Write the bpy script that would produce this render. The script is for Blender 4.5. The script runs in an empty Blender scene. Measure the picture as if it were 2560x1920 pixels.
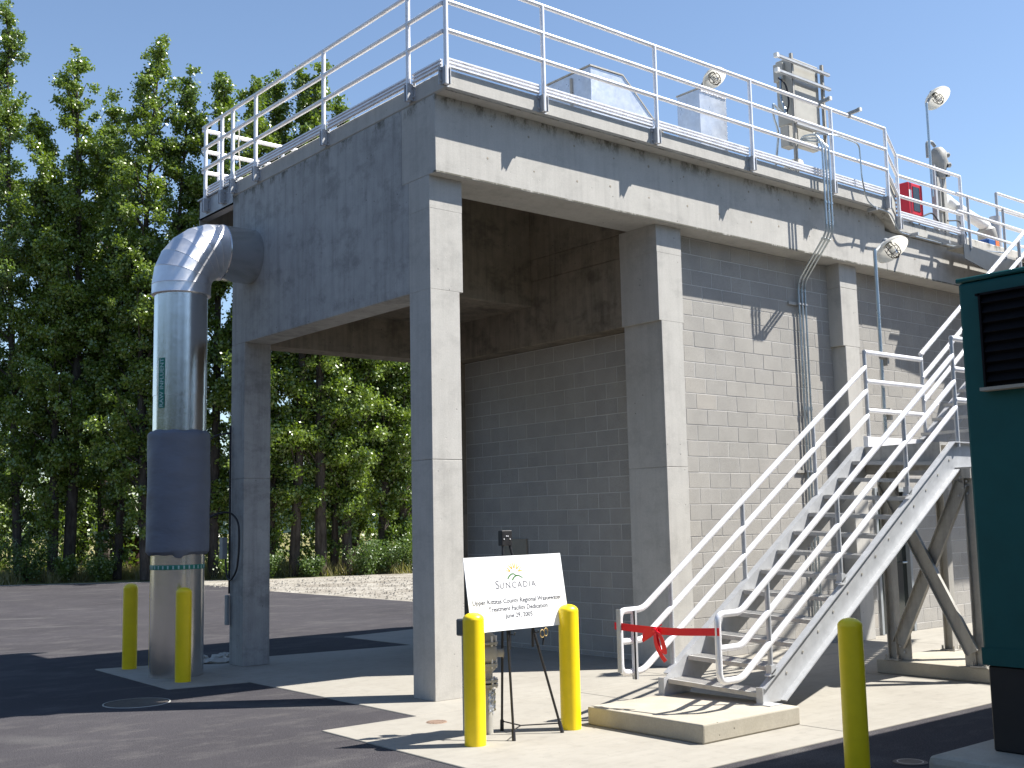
import bpy, math, random
import numpy as np
from mathutils import Vector, Matrix
rnd = random.Random(7)
V = Vector
SC = bpy.context.scene
COL = SC.collection

# ------------------------------------------------------------------ camera
cam_d = bpy.data.cameras.new("camera")
cam = bpy.data.objects.new("camera", cam_d); COL.objects.link(cam)
def set_cam():
    loc = V((-6.7326, -9.3991, 1.7408))
    yaw, pit, rol = -0.6925, 0.1204, -0.0210
    f = V((math.sin(-yaw)*math.cos(pit), math.cos(yaw)*math.cos(pit), math.sin(pit)))
    r = f.cross(V((0, 0, 1))).normalized(); u = r.cross(f)
    c, s = math.cos(rol), math.sin(rol)
    r2 = c*r + s*u; u2 = -s*r + c*u
    m = Matrix((r2, u2, -f)).transposed().to_4x4(); m.translation = loc
    cam.matrix_world = m
set_cam()
cam_d.sensor_width = 36; cam_d.lens = 40.13
cam_d.clip_start = 0.05; cam_d.clip_end = 3000
SC.camera = cam

# ------------------------------------------------------------------ light
SUN = V((0.57, -0.425, 1.0)).normalized()
world = bpy.data.worlds.new("World"); SC.world = world; world.use_nodes = True
wn = world.node_tree.nodes; wl = world.node_tree.links
bg = wn["Background"]; sky = wn.new("ShaderNodeTexSky"); sky.sky_type = 'NISHITA'
sky.sun_disc = False
sky.sun_elevation = math.asin(SUN.z)
sky.sun_rotation = math.atan2(SUN.x, SUN.y)
sky.altitude = 600; sky.air_density = 1.0; sky.dust_density = 0.35; sky.ozone_density = 1.3
wl.new(sky.outputs[0], bg.inputs[0]); bg.inputs[1].default_value = 0.088
sun_d = bpy.data.lights.new("sun", 'SUN'); sun_d.energy = 5.0; sun_d.angle = math.radians(0.53)
sun_d.color = (1.0, 0.965, 0.90)
sun = bpy.data.objects.new("sun", sun_d); COL.objects.link(sun)
sun.rotation_euler = (-SUN).to_track_quat('-Z', 'Y').to_euler()
SC.view_settings.view_transform = 'Standard'; SC.view_settings.look = 'None'
SC.view_settings.exposure = 1.12; SC.view_settings.gamma = 1
SC.view_settings.use_curve_mapping = False

# ------------------------------------------------------------------ materials
class NT:
    def __init__(s, name):
        s.m = bpy.data.materials.new(name); s.m.use_nodes = True
        s.t = s.m.node_tree; s.b = s.t.nodes["Principled BSDF"]
    def n(s, typ, **k):
        o = s.t.nodes.new(typ)
        for a, b in k.items():
            if a.startswith('i_'): o.inputs[int(a[2:])].default_value = b
            else: setattr(o, a, b)
        return o
    def l(s, a, b): s.t.links.new(a, b)
    def pos(s, scale=(1, 1, 1), obj=False):
        if obj: src = s.n("ShaderNodeTexCoord").outputs['Object']
        else: src = s.n("ShaderNodeNewGeometry").outputs['Position']
        mp = s.n("ShaderNodeMapping"); mp.inputs['Scale'].default_value = scale
        s.l(src, mp.inputs['Vector']); return mp.outputs[0]
    def noise(s, vec, scale, detail=4, rough=.55):
        o = s.n("ShaderNodeTexNoise"); s.l(vec, o.inputs['Vector'])
        o.inputs['Scale'].default_value = scale; o.inputs['Detail'].default_value = detail
        o.inputs['Roughness'].default_value = rough; return o.outputs[0]
    def ramp(s, fac, stops):
        o = s.n("ShaderNodeValToRGB"); s.l(fac, o.inputs[0]); e = o.color_ramp.elements
        while len(e) < len(stops): e.new(.5)
        for i, (p, c) in enumerate(stops):
            e[i].position = p; e[i].color = (c, c, c, 1) if not hasattr(c, '__len__') else tuple(c) + (1,)
        return o.outputs[0]
    def mix(s, a, b, fac=1.0, mode='MULTIPLY'):
        o = s.n("ShaderNodeMix", data_type='RGBA', blend_type=mode)
        for inp, v in ((0, fac), (6, a), (7, b)):
            if hasattr(v, 'is_output') or hasattr(v, 'links'): s.l(v, o.inputs[inp])
            elif inp == 0: o.inputs[0].default_value = v
            else: o.inputs[inp].default_value = tuple(v) + (1,)
        return o.outputs[2]
    def bump(s, h, strength=.3, dist=.01, prev=None):
        o = s.n("ShaderNodeBump"); s.l(h, o.inputs['Height'])
        o.inputs['Strength'].default_value = strength; o.inputs['Distance'].default_value = dist
        if prev: s.l(prev, o.inputs['Normal'])
        return o.outputs[0]
    def set(s, col=None, rough=None, metal=None, spec=None, nrm=None, coat=None):
        B = s.b.inputs
        def p(k, v):
            if v is None: return
            if hasattr(v, 'links'): s.l(v, B[k])
            elif k == 'Base Color': B[k].default_value = tuple(v) + (1,)
            else: B[k].default_value = v
        p('Base Color', col); p('Roughness', rough); p('Metallic', metal)
        p('Specular IOR Level', spec); p('Coat Weight', coat)
        if nrm: s.l(nrm, B['Normal'])
        return s.m

def concrete(name, c1, c2, stain=.5, pits=True, streak=True):
    t = NT(name); P = t.pos()
    big = t.noise(P, .9, 5, .6); med = t.noise(P, 5, 5, .6); fine = t.noise(P, 60, 3, .7)
    col = t.mix(c1, c2, t.ramp(big, [(.3, 0), (.7, 1)]), 'MIX')
    col = t.mix(col, t.ramp(med, [(.25, 1 - .35*stain), (.65, 1.0)]))
    if streak:
        st = t.noise(t.pos((7, 7, .45)), 1.6, 4, .6)
        col = t.mix(col, t.ramp(st, [(.30, 1 - .42*stain), (.55, 1.0), (.8, .95)]))
        blot = t.noise(t.pos((1.3, 1.3, 1.9)), 1.7, 6, .7)
        col = t.mix(col, t.ramp(blot, [(.36, 1 - .5*stain), (.5, 1.0)]))
    col = t.mix(col, t.ramp(fine, [(.2, .88), (.7, 1.04)]))
    nrm = t.bump(fine, .25, .004)
    if pits:
        # mould and drip stains where rain runs off the slab and beam edges
        sx = t.n("ShaderNodeSeparateXYZ"); t.l(t.n("ShaderNodeNewGeometry").outputs['Position'], sx.inputs[0])
        nz = t.noise(t.pos((1, 1, .6)), 5.5, 5, .75)
        for lo, hi, a_, b_, dark in ((6.02, 6.19, .50, .62, .45), (5.3525, 5.375, .35, .50, .45)):
            mr = t.n("ShaderNodeMapRange"); t.l(sx.outputs[2], mr.inputs[0]); mr.inputs[1].default_value = lo; mr.inputs[2].default_value = hi
            up = t.ramp(mr.outputs[0], [(0, 0), (.9, 1), (.999, 1), (1, 0)]) if lo > 6 else t.ramp(mr.outputs[0], [(0, 0), (.05, 1), (.9, 1), (1, 0)])
            nn = t.ramp(nz, [(a_, 0), (b_, 1)])
            if lo < 6:
                my = t.n("ShaderNodeMapRange"); t.l(sx.outputs[1], my.inputs[0]); my.inputs[1].default_value = -.06; my.inputs[2].default_value = -.10
                nn = t.mix(nn, my.outputs[0])
            col = t.mix(col, (.10, .095, .07), t.mix(t.mix(up, nn), (dark*2, dark*2, dark*2)), 'MIX')
        v = t.n("ShaderNodeTexVoronoi"); t.l(P, v.inputs['Vector']); v.inputs['Scale'].default_value = 9
        pm = t.ramp(v.outputs['Distance'], [(.05, 0.35), (.095, 1)])
        msk = t.ramp(t.noise(P, 2.2, 2), [(.52, 0), (.6, 1)])
        col = t.mix(col, pm, msk)
        nrm = t.bump(pm, .35, .006, nrm)
    return t.set(col, .82, 0, .3, nrm)

M = {}
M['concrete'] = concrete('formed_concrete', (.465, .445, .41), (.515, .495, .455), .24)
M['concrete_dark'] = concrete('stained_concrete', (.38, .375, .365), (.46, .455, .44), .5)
M['concrete_inner'] = concrete('weathered_shade_concrete', (.24, .20, .15), (.32, .275, .215), .7)  # weathered concrete, base colour also lowered and browned to deepen the bay shade
M['plinth'] = concrete('plinth_concrete', (.38, .345, .275), (.43, .395, .33), .45, streak=False)

def mk_pave():
    t = NT('paving_concrete'); P = t.pos()
    col = t.mix((.275, .255, .22), (.32, .30, .262), t.ramp(t.noise(P, 1.3, 6, .65), [(.3, 0), (.7, 1)]), 'MIX')
    col = t.mix(col, t.ramp(t.noise(P, 7, 5, .7), [(.28, .86), (.5, 1)]))
    col = t.mix(col, t.ramp(t.noise(t.pos((.4, 5, 1)), 2.5, 3, .6), [(.3, .94), (.6, 1)]))
    sp = t.ramp(t.noise(P, 38, 2, .5), [(.22, .45), (.27, 1)])
    col = t.mix(col, sp)
    f = t.noise(P, 120, 2, .6)
    return t.set(col, .85, 0, .25, t.bump(f, .25, .002))
M['pave'] = mk_pave()

def mk_asphalt():
    t = NT('asphalt'); P = t.pos()
    big = t.noise(P, .35, 5, .6); col = t.mix((.044, .041, .045), (.062, .058, .063), t.ramp(big, [(.3, 0), (.7, 1)]), 'MIX')
    dust = t.ramp(t.noise(t.pos((1, 2.2, 1)), 1.5, 7, .72), [(.50, 0), (.76, 1)])
    col = t.mix(col, (.15, .14, .132), t.mix(dust, (.45, .45, .45)), 'MIX')
    # pale tyre scuffs in long arcs
    w = t.n("ShaderNodeTexWave", wave_type='RINGS', rings_direction='Z')
    mp = t.n("ShaderNodeMapping"); mp.inputs['Location'].default_value = (14, 6, 0)
    t.l(t.n("ShaderNodeNewGeometry").outputs['Position'], mp.inputs[0]); t.l(mp.outputs[0], w.inputs['Vector'])
    w.inputs['Scale'].default_value = .14; w.inputs['Distortion'].default_value = 3.0; w.inputs['Detail'].default_value = 3
    sc = t.ramp(w.outputs[1], [(.90, 0), (.985, 1)])
    scm = t.mix(sc, t.ramp(t.noise(P, .5, 4), [(.48, 0), (.62, .35)]))
    col = t.mix(col, (.13, .125, .12), scm, 'MIX')
    ag = t.noise(P, 95, 2, .8)
    col = t.mix(col, t.ramp(ag, [(.3, .5), (.55, 1.0), (.70, 2.0)]))
    vo = t.n("ShaderNodeTexVoronoi"); t.l(P, vo.inputs['Vector']); vo.inputs['Scale'].default_value = 70
    n1 = t.bump(vo.outputs['Distance'], .5, .004)
    return t.set(col, .92, 0, .12, t.bump(ag, .4, .003, n1))
M['asphalt'] = mk_asphalt()

def mk_ground(name, a, b, c, s=1.2, bumpd=.03):
    t = NT(name); P = t.pos()
    col = t.mix(a, b, t.ramp(t.noise(P, s, 6, .7), [(.35, 0), (.6, 1)]), 'MIX')
    col = t.mix(col, c, t.ramp(t.noise(P, s*.3, 4, .6), [(.45, 0), (.6, 1)]), 'MIX')
    g = t.noise(P, 22, 4, .8); col = t.mix(col, t.ramp(g, [(.3, .55), (.6, 1.15)]))
    return t.set(col, .95, 0, .1, t.bump(g, .8, bumpd))
M['gravel'] = mk_ground('gravel', (.29, .265, .23), (.37, .345, .30), (.25, .225, .19), 2.0)
M['dirt'] = mk_ground('dry_ground', (.16, .15, .06), (.30, .25, .12), (.09, .11, .04), .6)

def mk_block():
    t = NT('concrete_block'); P = t.pos()
    oi = t.n("ShaderNodeObjectInfo")
    v = t.ramp(oi.outputs['Random'], [(0, (.345, .33, .305)), (.5, (.37, .352, .325)), (.97, (.388, .368, .335)), (1, (.405, .375, .335))])
    col = t.mix(v, t.ramp(t.noise(P, 3, 4, .6), [(.3, .9), (.65, 1.03)]))
    g = t.noise(P, 210, 2, .8); col = t.mix(col, t.ramp(g, [(.32, .62), (.5, 1.0), (.75, 1.15)]))
    return t.set(col, .92, 0, .15, t.bump(g, .5, .004))
M['block'] = mk_block()
M['mortar'] = concrete('mortar', (.60, .585, .56), (.54, .52, .49), .2, False, False)

def metal(name, c, rough=.4, met=.9, spangle=0, bump=0, streak=0):
    t = NT(name); P = t.pos(); col = c
    n = t.noise(P, 6, 4, .6); col = t.mix(c, t.ramp(n, [(.3, .86), (.7, 1.0)]))
    if spangle:
        v = t.n("ShaderNodeTexVoronoi"); t.l(P, v.inputs['Vector']); v.inputs['Scale'].default_value = spangle
        bw = t.n("ShaderNodeRGBToBW"); t.l(v.outputs['Color'], bw.inputs[0])
        col = t.mix(col, t.ramp(bw.outputs[0], [(.2, .94), (.8, 1.02)]))
    if streak:
        col = t.mix(col, t.ramp(t.noise(t.pos((9, 9, .6)), 1.5, 4), [(.35, 1-streak), (.55, 1)]))
    rg = t.ramp(t.noise(P, 9, 3), [(.3, max(.05, rough-.06)), (.7, rough+.08)])
    nr = t.bump(t.noise(P, 60, 3, .6), bump, .002) if bump else None
    return t.set(col, rg, met, .5, nr)
M['galv'] = metal('galvanised_steel', (.50, .51, .525), .5, .25, 20, .03, .03)
M['galv_dark'] = metal('dull_galvanised_steel', (.45, .43, .39), .6, .3, 40, .2, .2)
M['tread'] = metal('tread_steel', (.46, .45, .43), .5, .35, 40, .1, .1)
M['alu'] = metal('aluminium_rail', (.90, .89, .91), .36, .25, 0, .03)
M['conduit'] = metal('steel_conduit', (.55, .60, .62), .3, .85)
M['duct'] = metal('galvanised_duct', (.66, .69, .74), .33, .6, 22, .1)
M['sheet'] = metal('duct_sheet', (.66, .69, .74), .35, .6, 22)

def mk_clad():
    t = NT('aluminium_cladding'); P = t.pos()
    g = t.noise(t.pos((1, 1, .22)), 260, 2, .7); d = t.noise(P, 7, 3, .5)
    col = t.mix((.70, .695, .69), t.ramp(t.noise(P, 3, 4), [(.3, .92), (.7, 1)]))
    n = t.bump(g, .12, .002); n = t.bump(d, .16, .01, n)
    return t.set(col, .22, 1.0, .5, n)
M['clad'] = mk_clad()
M['clad_elbow'] = metal('embossed_elbow_cladding', (.80, .80, .82), .36, .85, 0, .25)

def mk_fabric(name, c):
    t = NT(name); P = t.pos()
    w = t.noise(t.pos((1.0, 1.0, 2.2)), 2.2, 3, .5)
    f = t.noise(P, 300, 2)
    n = t.bump(w, .55, .05); n = t.bump(f, .3, .002, n)
    return t.set(t.mix(c, t.ramp(w, [(.3, .85), (.6, 1)])), .55, 0, .35, n)
M['jacket'] = mk_fabric('jacket_fabric', (.15, .165, .205))

def paint(name, c, rough=.35, dirt=.15, coat=0, spec=.5):
    t = NT(name); P = t.pos()
    col = t.mix(c, t.ramp(t.noise(P, 5, 5, .65), [(.3, 1-dirt), (.6, 1)]))
    return t.set(col, t.ramp(t.noise(P, 12, 3), [(.3, rough), (.7, rough+.12)]), 0, spec, t.bump(t.noise(P, 45, 2), .05, .002), coat)
M['yellow'] = paint('yellow_paint', (.97, .70, .008), .32, .1)
M['green'] = paint('teal_green_paint', (.003, .078, .072), .4, .12, 0, .3)
M['black'] = paint('black_steel', (.012, .011, .012), .45, .2)
M['louvre'] = paint('dark_louvre', (.006, .005, .006), .6, .2, 0, .15)
M['white'] = paint('white_enamel', (.80, .80, .78), .3, .04)
M['cream'] = paint('cream_enclosure', (.44, .42, .37), .45, .1)
M['tan'] = paint('tan_plate', (.30, .26, .20), .6, .2)
M['grey'] = paint('grey_enamel', (.30, .32, .33), .45, .15)
M['dark_steel'] = metal('dark_steel', (.10, .11, .12), .5, .4)
M['valve'] = paint('grey_valve_paint', (.40, .385, .35), .4, .25)
M['red'] = paint('red_cabinet', (.55, .015, .03), .3, .08)
M['blue'] = paint('blue_machine', (.02, .09, .28), .35, .1)
M['orange'] = paint('orange_machine', (.75, .17, .04), .4, .1)
M['board'] = paint('sign_board', (.88, .88, .87), .5, .01)
M['ink'] = paint('ink', (.02, .018, .03), .6, 0)
M['ink_grey'] = paint('grey_ink', (.12, .115, .13), .6, 0)
M['logo_yellow'] = paint('logo_yellow', (.75, .42, .04), .6, 0)
M['logo_green'] = paint('logo_green', (.06, .17, .045), .6, 0)
M['label_green'] = paint('label_green', (.0, .17, .12), .4, .05)
M['label_pale'] = paint('label_pale', (.42, .58, .55), .4, .05)
M['label_dark'] = paint('label_ink', (.012, .025, .035), .4, .0)
M['ribbon'] = paint('red_ribbon', (.72, .004, .02), .42, .05)
M['gold'] = metal('gold_metal', (.75, .52, .22), .25, 1)
M['rubber'] = paint('black_cable', (.015, .015, .02), .5, .1)
M['iron'] = metal('cast_iron', (.10, .085, .075), .6, .6)
M['rust'] = paint('rusty_iron', (.33, .23, .17), .8, .3)
M['plastic'] = metal('clear_wrap', (.62, .64, .68), .15, .5)
M['rope'] = paint('rope', (.55, .50, .40), .8, .1)
M['roofing'] = paint('pale_roof', (.75, .74, .74), .5, .05)
M['shedwall'] = paint('dark_shed', (.05, .02, .02), .8, .2)
M['bark'] = (lambda t: t.set(t.mix(t.mix((.05, .04, .032), (.12, .10, .082), t.ramp(t.noise(t.pos((1, 1, .25)), 9, 5, .7), [(.35, 0), (.65, 1)]), 'MIX'),
            t.ramp(t.noise(t.pos(), 1.5, 3), [(.3, .7), (.6, 1)])), .9, 0, .2, t.bump(t.noise(t.pos((1, 1, .2)), 14, 4, .7), .9, .04)))(NT('bark'))
def mk_shade():
    t = NT('lamp_shade_enamel'); t.set((.84, .82, .76), .3, 0, .5)
    tr = t.n("ShaderNodeBsdfTranslucent"); tr.inputs[0].default_value = (.9, .86, .76, 1)
    mx = t.n("ShaderNodeMixShader"); mx.inputs[0].default_value = .42
    t.l(t.b.outputs[0], mx.inputs[1]); t.l(tr.outputs[0], mx.inputs[2])
    out = [o for o in t.t.nodes if o.type == 'OUTPUT_MATERIAL'][0]; t.l(mx.outputs[0], out.inputs[0]); return t.m
M['shade'] = mk_shade()
def mk_glassdoor():
    t = NT('door_glass')
    return t.set((.015, .02, .018), .08, 0, .8)
M['glass'] = mk_glassdoor()
def mk_jar():
    t = NT('jar_glass'); t.b.inputs['Transmission Weight'].default_value = .7
    return t.set((.8, .8, .78), .1, 0, .5)
M['jar'] = mk_jar()

def mk_leaf(name, a, b, c, gloss=.28):
    t = NT(name); P = t.pos()
    n = t.noise(P, 1.1, 4, .6); n2 = t.noise(P, 9, 2, .6)
    col = t.mix(a, b, t.ramp(n, [(.35, 0), (.65, 1)]), 'MIX')
    col = t.mix(col, c, t.ramp(n2, [(.5, 0), (.72, 1)]), 'MIX')
    t.set(col, gloss, 0, 1.0)
    tr = t.n("ShaderNodeBsdfTranslucent"); t.l(t.mix(col, (1.5, 1.6, .5)), tr.inputs[0])
    mx = t.n("ShaderNodeMixShader"); mx.inputs[0].default_value = .28
    t.l(t.b.outputs[0], mx.inputs[1]); t.l(tr.outputs[0], mx.inputs[2])
    out = [o for o in t.t.nodes if o.type == 'OUTPUT_MATERIAL'][0]
    t.l(mx.outputs[0], out.inputs[0]); return t.m
M['leaf'] = mk_leaf('poplar_leaf', (.115, .18, .025), (.165, .235, .035), (.24, .29, .06), .34)
M['leaf2'] = mk_leaf('darker_leaf', (.085, .145, .022), (.135, .20, .03), (.20, .25, .05), .36)  # darker leaf tone for some poplars, the back row and undergrowth
M['bush'] = mk_leaf('bush_leaf', (.06, .11, .02), (.09, .15, .03), (.14, .20, .05), .45)
M['grass'] = mk_leaf('grass_blade', (.20, .18, .07), (.32, .27, .12), (.10, .15, .04), .6)
M['forest'] = mk_ground('conifer_needles', (.022, .040, .018), (.045, .065, .028), (.03, .045, .02), .4, .1)
M['hill'] = mk_ground('far_hill', (.030, .058, .048), (.045, .080, .062), (.04, .065, .06), .03, 2.0)

# ------------------------------------------------------------------ mesh builder
class MB:
    def __init__(s): s.v = []; s.f = []
    def add(s, vs, fs):
        o = len(s.v); s.v += [tuple(x) for x in vs]; s.f += [tuple(o+i for i in f) for f in fs]; return s
    def box(s, a, b):
        x0, y0, z0 = (min(a[i], b[i]) for i in range(3)); x1, y1, z1 = (max(a[i], b[i]) for i in range(3))
        return s.add([(x0,y0,z0),(x1,y0,z0),(x1,y1,z0),(x0,y1,z0),(x0,y0,z1),(x1,y0,z1),(x1,y1,z1),(x0,y1,z1)],
                     [(0,3,2,1),(4,5,6,7),(0,1,5,4),(1,2,6,5),(2,3,7,6),(3,0,4,7)])
    def prism(s, pts, axis, a, b):
        """polygon pts in the other two axes (order xyz without axis), extruded a..b along axis"""
        def mk(p, t):
            if axis == 'y': return (p[0], t, p[1])
            if axis == 'x': return (t, p[0], p[1])
            return (p[0], p[1], t)
        n = len(pts); vs = [mk(p, a) for p in pts] + [mk(p, b) for p in pts]
        fs = [tuple(range(n)), tuple(range(2*n-1, n-1, -1))] + [(i, i+n, (i+1) % n + n, (i+1) % n) for i in range(n)]
        return s.add(vs, fs)
    def bar(s, p, q, w, h, up=(0, 0, 1)):
        p, q = V(p), V(q); d = (q-p).normalized(); up = V(up)
        if abs(d.dot(up)) > .98: up = V((0, 1, 0))
        r = d.cross(up).normalized()*w/2; u = r.cross(d).normalized()*h/2
        vs = [p-r-u, p+r-u, p+r+u, p-r+u, q-r-u, q+r-u, q+r+u, q-r+u]
        return s.add(vs, [(0,3,2,1),(4,5,6,7),(0,1,5,4),(1,2,6,5),(2,3,7,6),(3,0,4,7)])
    def tube(s, pts, r, n=10, cap=True, radii=None):
        pts = [V(p) for p in pts]; rings = []; prev = None
        for i, p in enumerate(pts):
            if i == 0: d = pts[1]-p
            elif i == len(pts)-1: d = p-pts[-2]
            else: d = (pts[i+1]-p).normalized()+(p-pts[i-1]).normalized()
            d.normalize()
            if prev is None: a = d.cross(V((0, 0, 1)) if abs(d.z) < .9 else V((1, 0, 0))).normalized()
            else: a = (prev - d*prev.dot(d)).normalized()
            prev = a; b = d.cross(a)
            k = 1.0
            if 0 < i < len(pts)-1:
                c = (pts[i+1]-p).normalized().dot((p-pts[i-1]).normalized()); k = 1/max(.5, math.sqrt((1+c)/2))
            rr = radii[i] if radii else r
            rings.append([p + (a*math.cos(t)+b*math.sin(t))*rr for t in (2*math.pi*j/n for j in range(n))])
        vs = [v for rg in rings for v in rg]; fs = []
        for i in range(len(rings)-1):
            for j in range(n):
                k2 = (j+1) % n; fs.append((i*n+j, i*n+k2, (i+1)*n+k2, (i+1)*n+j))
        if cap: fs.append(tuple(range(n-1, -1, -1))); fs.append(tuple((len(rings)-1)*n+j for j in range(n)))
        return s.add(vs, fs)
    def lathe(s, prof, n=24, o=(0, 0, 0), axis=(0, 0, 1), close=False):
        ax = V(axis).normalized(); a = ax.cross(V((0, 0, 1)) if abs(ax.z) < .9 else V((1, 0, 0))).normalized(); b = ax.cross(a)
        vs = [V(o)+ax*h+(a*math.cos(t)+b*math.sin(t))*max(r, 1e-4) for r, h in prof for t in (2*math.pi*j/n for j in range(n))]
        fs = [(i*n+j, i*n+(j+1) % n, (i+1)*n+(j+1) % n, (i+1)*n+j) for i in range(len(prof)-1) for j in range(n)]
        return s.add(vs, fs)
    def obj(s, name, mat, parent=None, smooth=False, bevel=0, seg=1):
        me = bpy.data.meshes.new(name); me.from_pydata(s.v, [], s.f); me.materials.append(M[mat] if isinstance(mat, str) else mat)
        if smooth:
            me.polygons.foreach_set('use_smooth', [True]*len(me.polygons)); me.set_sharp_from_angle(angle=math.radians(38))
        me.update()
        o = bpy.data.objects.new(name, me); COL.objects.link(o)
        if bevel:
            m = o.modifiers.new('bevel', 'BEVEL'); m.width = bevel; m.segments = seg; m.limit_method = 'ANGLE'
        if parent: put(o, parent)
        return o
def put(o, parent):
    o.parent = parent; o.matrix_parent_inverse = Matrix.Translation(-parent.location)
def tag(o, label, cat, group=None):
    o['label'] = label; o['category'] = cat
    if group: o['group'] = group
    return o
def thing(name, label, cat, loc=(0, 0, 0), group=None):
    o = bpy.data.objects.new(name, None); COL.objects.link(o); o.location = loc; o.empty_display_size = .2
    return tag(o, label, cat, group)
def B(a, b): return MB().box(a, b)
def struct(o, kind='structure'): o['kind'] = kind; return o
def arc(c, r, a0, a1, n, ux, uy):
    c, ux, uy = V(c), V(ux), V(uy)
    return [c+ux*(r*math.cos(t))+uy*(r*math.sin(t)) for t in (a0+(a1-a0)*i/n for i in range(n+1))]
def rounded(pts, r, n=4):
    pts = [V(p) for p in pts]; out = [pts[0]]
    for i in range(1, len(pts)-1):
        a = (pts[i-1]-pts[i]); b = (pts[i+1]-pts[i]); k = min(r, a.length*.45, b.length*.45)
        p0 = pts[i]+a.normalized()*k; p2 = pts[i]+b.normalized()*k
        for j in range(n+1):
            t = j/n; out.append(p0*(1-t)**2+pts[i]*2*t*(1-t)+p2*t*t)
    out.append(pts[-1]); return out

# ------------------------------------------------------------------ ground, paving
g = MB(); N = 40
g.add([(-1500, -1500, -.03), (1500, -1500, -.03), (1500, 1500, -.03), (-1500, 1500, -.03)], [(0, 1, 2, 3)])
struct(g.obj('ground', 'dirt'))
def sheet(pts, z, name, mat):
    m = MB().add([(x, y, z) for x, y in pts], [tuple(range(len(pts)))]); return struct(m.obj(name, mat))
sheet([(8.3, -.5), (60, -6), (60, 20), (17, 25.5), (12.2, 26.3), (9.4, 28.6), (4.6, 32.0), (-14, 37.5), (-30, 42), (-30, 36), (7.2, 22.5)], -.018, 'gravel_verge', 'gravel')
ap = [(-60, -60), (60, -60), (60, -7), (8.6, 2.2), (8.35, 8), (8.31, 12.5), (8.42, 19.5), (8.9, 24), (8.6, 28.2), (4.6, 31.2), (-14, 36.6), (-60, 50)]
sheet(ap, -.010, 'asphalt_yard', 'asphalt')
pv = MB()
pv.add([(x, y, -.005) for x, y in [(-1.66, -3.86), (14, -3.86), (14, .5), (-.6, .5), (-.6, -.55), (-1.60, -.55)]], [(0, 1, 2, 3, 4, 5)])
pave = struct(pv.obj('pavement', 'iron'))
def panel(pts, bev=.006):
    m = MB().prism(pts, 'z', -.12, 0.0); o = m.obj('paving_panel', 'pave', pave, bevel=bev)
    return o
J = .005
panel([(-1.66, -3.86), (1.38, -3.86), (1.38, -.55-J), (-1.60, -.55-J)])
panel([(1.38+J*2, -3.86), (4.48, -3.86), (4.48, -.55-J), (1.38+J*2, -.55-J)])
panel([(4.48+J*2, -3.86), (7.6, -3.86), (7.6, -.55-J), (4.48+J*2, -.55-J)])
panel([(7.6+J*2, -3.86), (14, -3.86), (14, -.55-J), (7.6+J*2, -.55-J)])
panel([(-.61, -.55+J), (2.95, -.55+J), (2.93, 4.62), (-.59, 5.18), (-.59, 2.0)])
panel([(2.96, -.55+J), (7.6, -.55+J), (7.6, 2.2), (4.9, 6.75), (2.90, 6.50)])
panel([(7.6+J*2, -.55+J), (14, -.55+J), (14, .45), (7.6+J*2, .45)])
panel([(-1.495, 2.95), (-.59-J*2, 2.79), (-.59-J*2, 5.20), (-1.414, 5.42)])

# ------------------------------------------------------------------ the concrete building
W, LY, TOP = .376, 4.17, 6.19
bld = thing('treatment_building', 'raw concrete treatment building on columns with flat railed deck and open drive-through bay', 'building')
bv = .006
m = B((0, 0, 0), (W, W, 2.385)); m.box((.003, .003, 2.385), (W-.003, W-.003, 2.391)); m.box((0, 0, 2.391), (W, W, 4.146)); m.box((0, 0, 4.146), (.422, W, 5.0)); m.box((0, 0, 5.0), (.425, W, 5.35)); m.obj('column', 'concrete', bld, bevel=bv)
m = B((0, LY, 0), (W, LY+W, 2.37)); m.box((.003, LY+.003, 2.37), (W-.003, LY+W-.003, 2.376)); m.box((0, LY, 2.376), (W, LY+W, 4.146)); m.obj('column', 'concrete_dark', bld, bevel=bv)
m = B((3.455, 0, 0), (3.832, .64, 2.36)); m.box((3.458, .003, 2.36), (3.829, .637, 2.366)); m.box((3.455, 0, 2.366), (3.832, .64, 4.15)); m.box((3.415, 0, 4.15), (3.858, .64, 5.0)); m.box((3.412, 0, 5.0), (3.861, .64, 5.35)); m.obj('column', 'concrete', bld, bevel=bv)
m = B((7.285, 0, 0), (7.63, .34, 4.15)); m.box((7.235, 0, 4.15), (7.655, .34, 5.0)); m.box((7.232, 0, 5.0), (7.658, .34, 5.35)); m.obj('column', 'concrete', bld, bevel=bv)
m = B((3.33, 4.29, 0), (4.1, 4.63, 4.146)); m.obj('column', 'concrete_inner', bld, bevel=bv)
m = B((12.6, 0, 0), (13, .34, 5.35)); m.obj('column', 'concrete', bld, bevel=bv)
B((0, -.117, 5.35), (8.3, .5, TOP)).obj('front_beam', 'concrete', bld, bevel=bv)
B((8.3, -.117, 5.35), (15, .5, 5.96)).obj('front_beam', 'concrete', bld, bevel=bv)
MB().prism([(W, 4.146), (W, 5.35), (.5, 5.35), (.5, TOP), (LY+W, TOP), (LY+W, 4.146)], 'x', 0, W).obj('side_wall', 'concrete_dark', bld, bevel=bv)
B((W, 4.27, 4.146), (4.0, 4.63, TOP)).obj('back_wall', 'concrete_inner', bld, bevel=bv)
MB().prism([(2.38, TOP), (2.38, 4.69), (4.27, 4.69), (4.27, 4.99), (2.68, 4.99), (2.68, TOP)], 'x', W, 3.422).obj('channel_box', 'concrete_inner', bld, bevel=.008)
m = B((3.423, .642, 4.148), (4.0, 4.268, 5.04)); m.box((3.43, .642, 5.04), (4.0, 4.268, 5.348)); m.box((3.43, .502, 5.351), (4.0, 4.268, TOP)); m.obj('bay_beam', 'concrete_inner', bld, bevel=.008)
B((0, -.322, TOP), (8.05, 4.546, 6.396)).obj('deck_slab', 'concrete', bld, bevel=.018)
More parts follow.
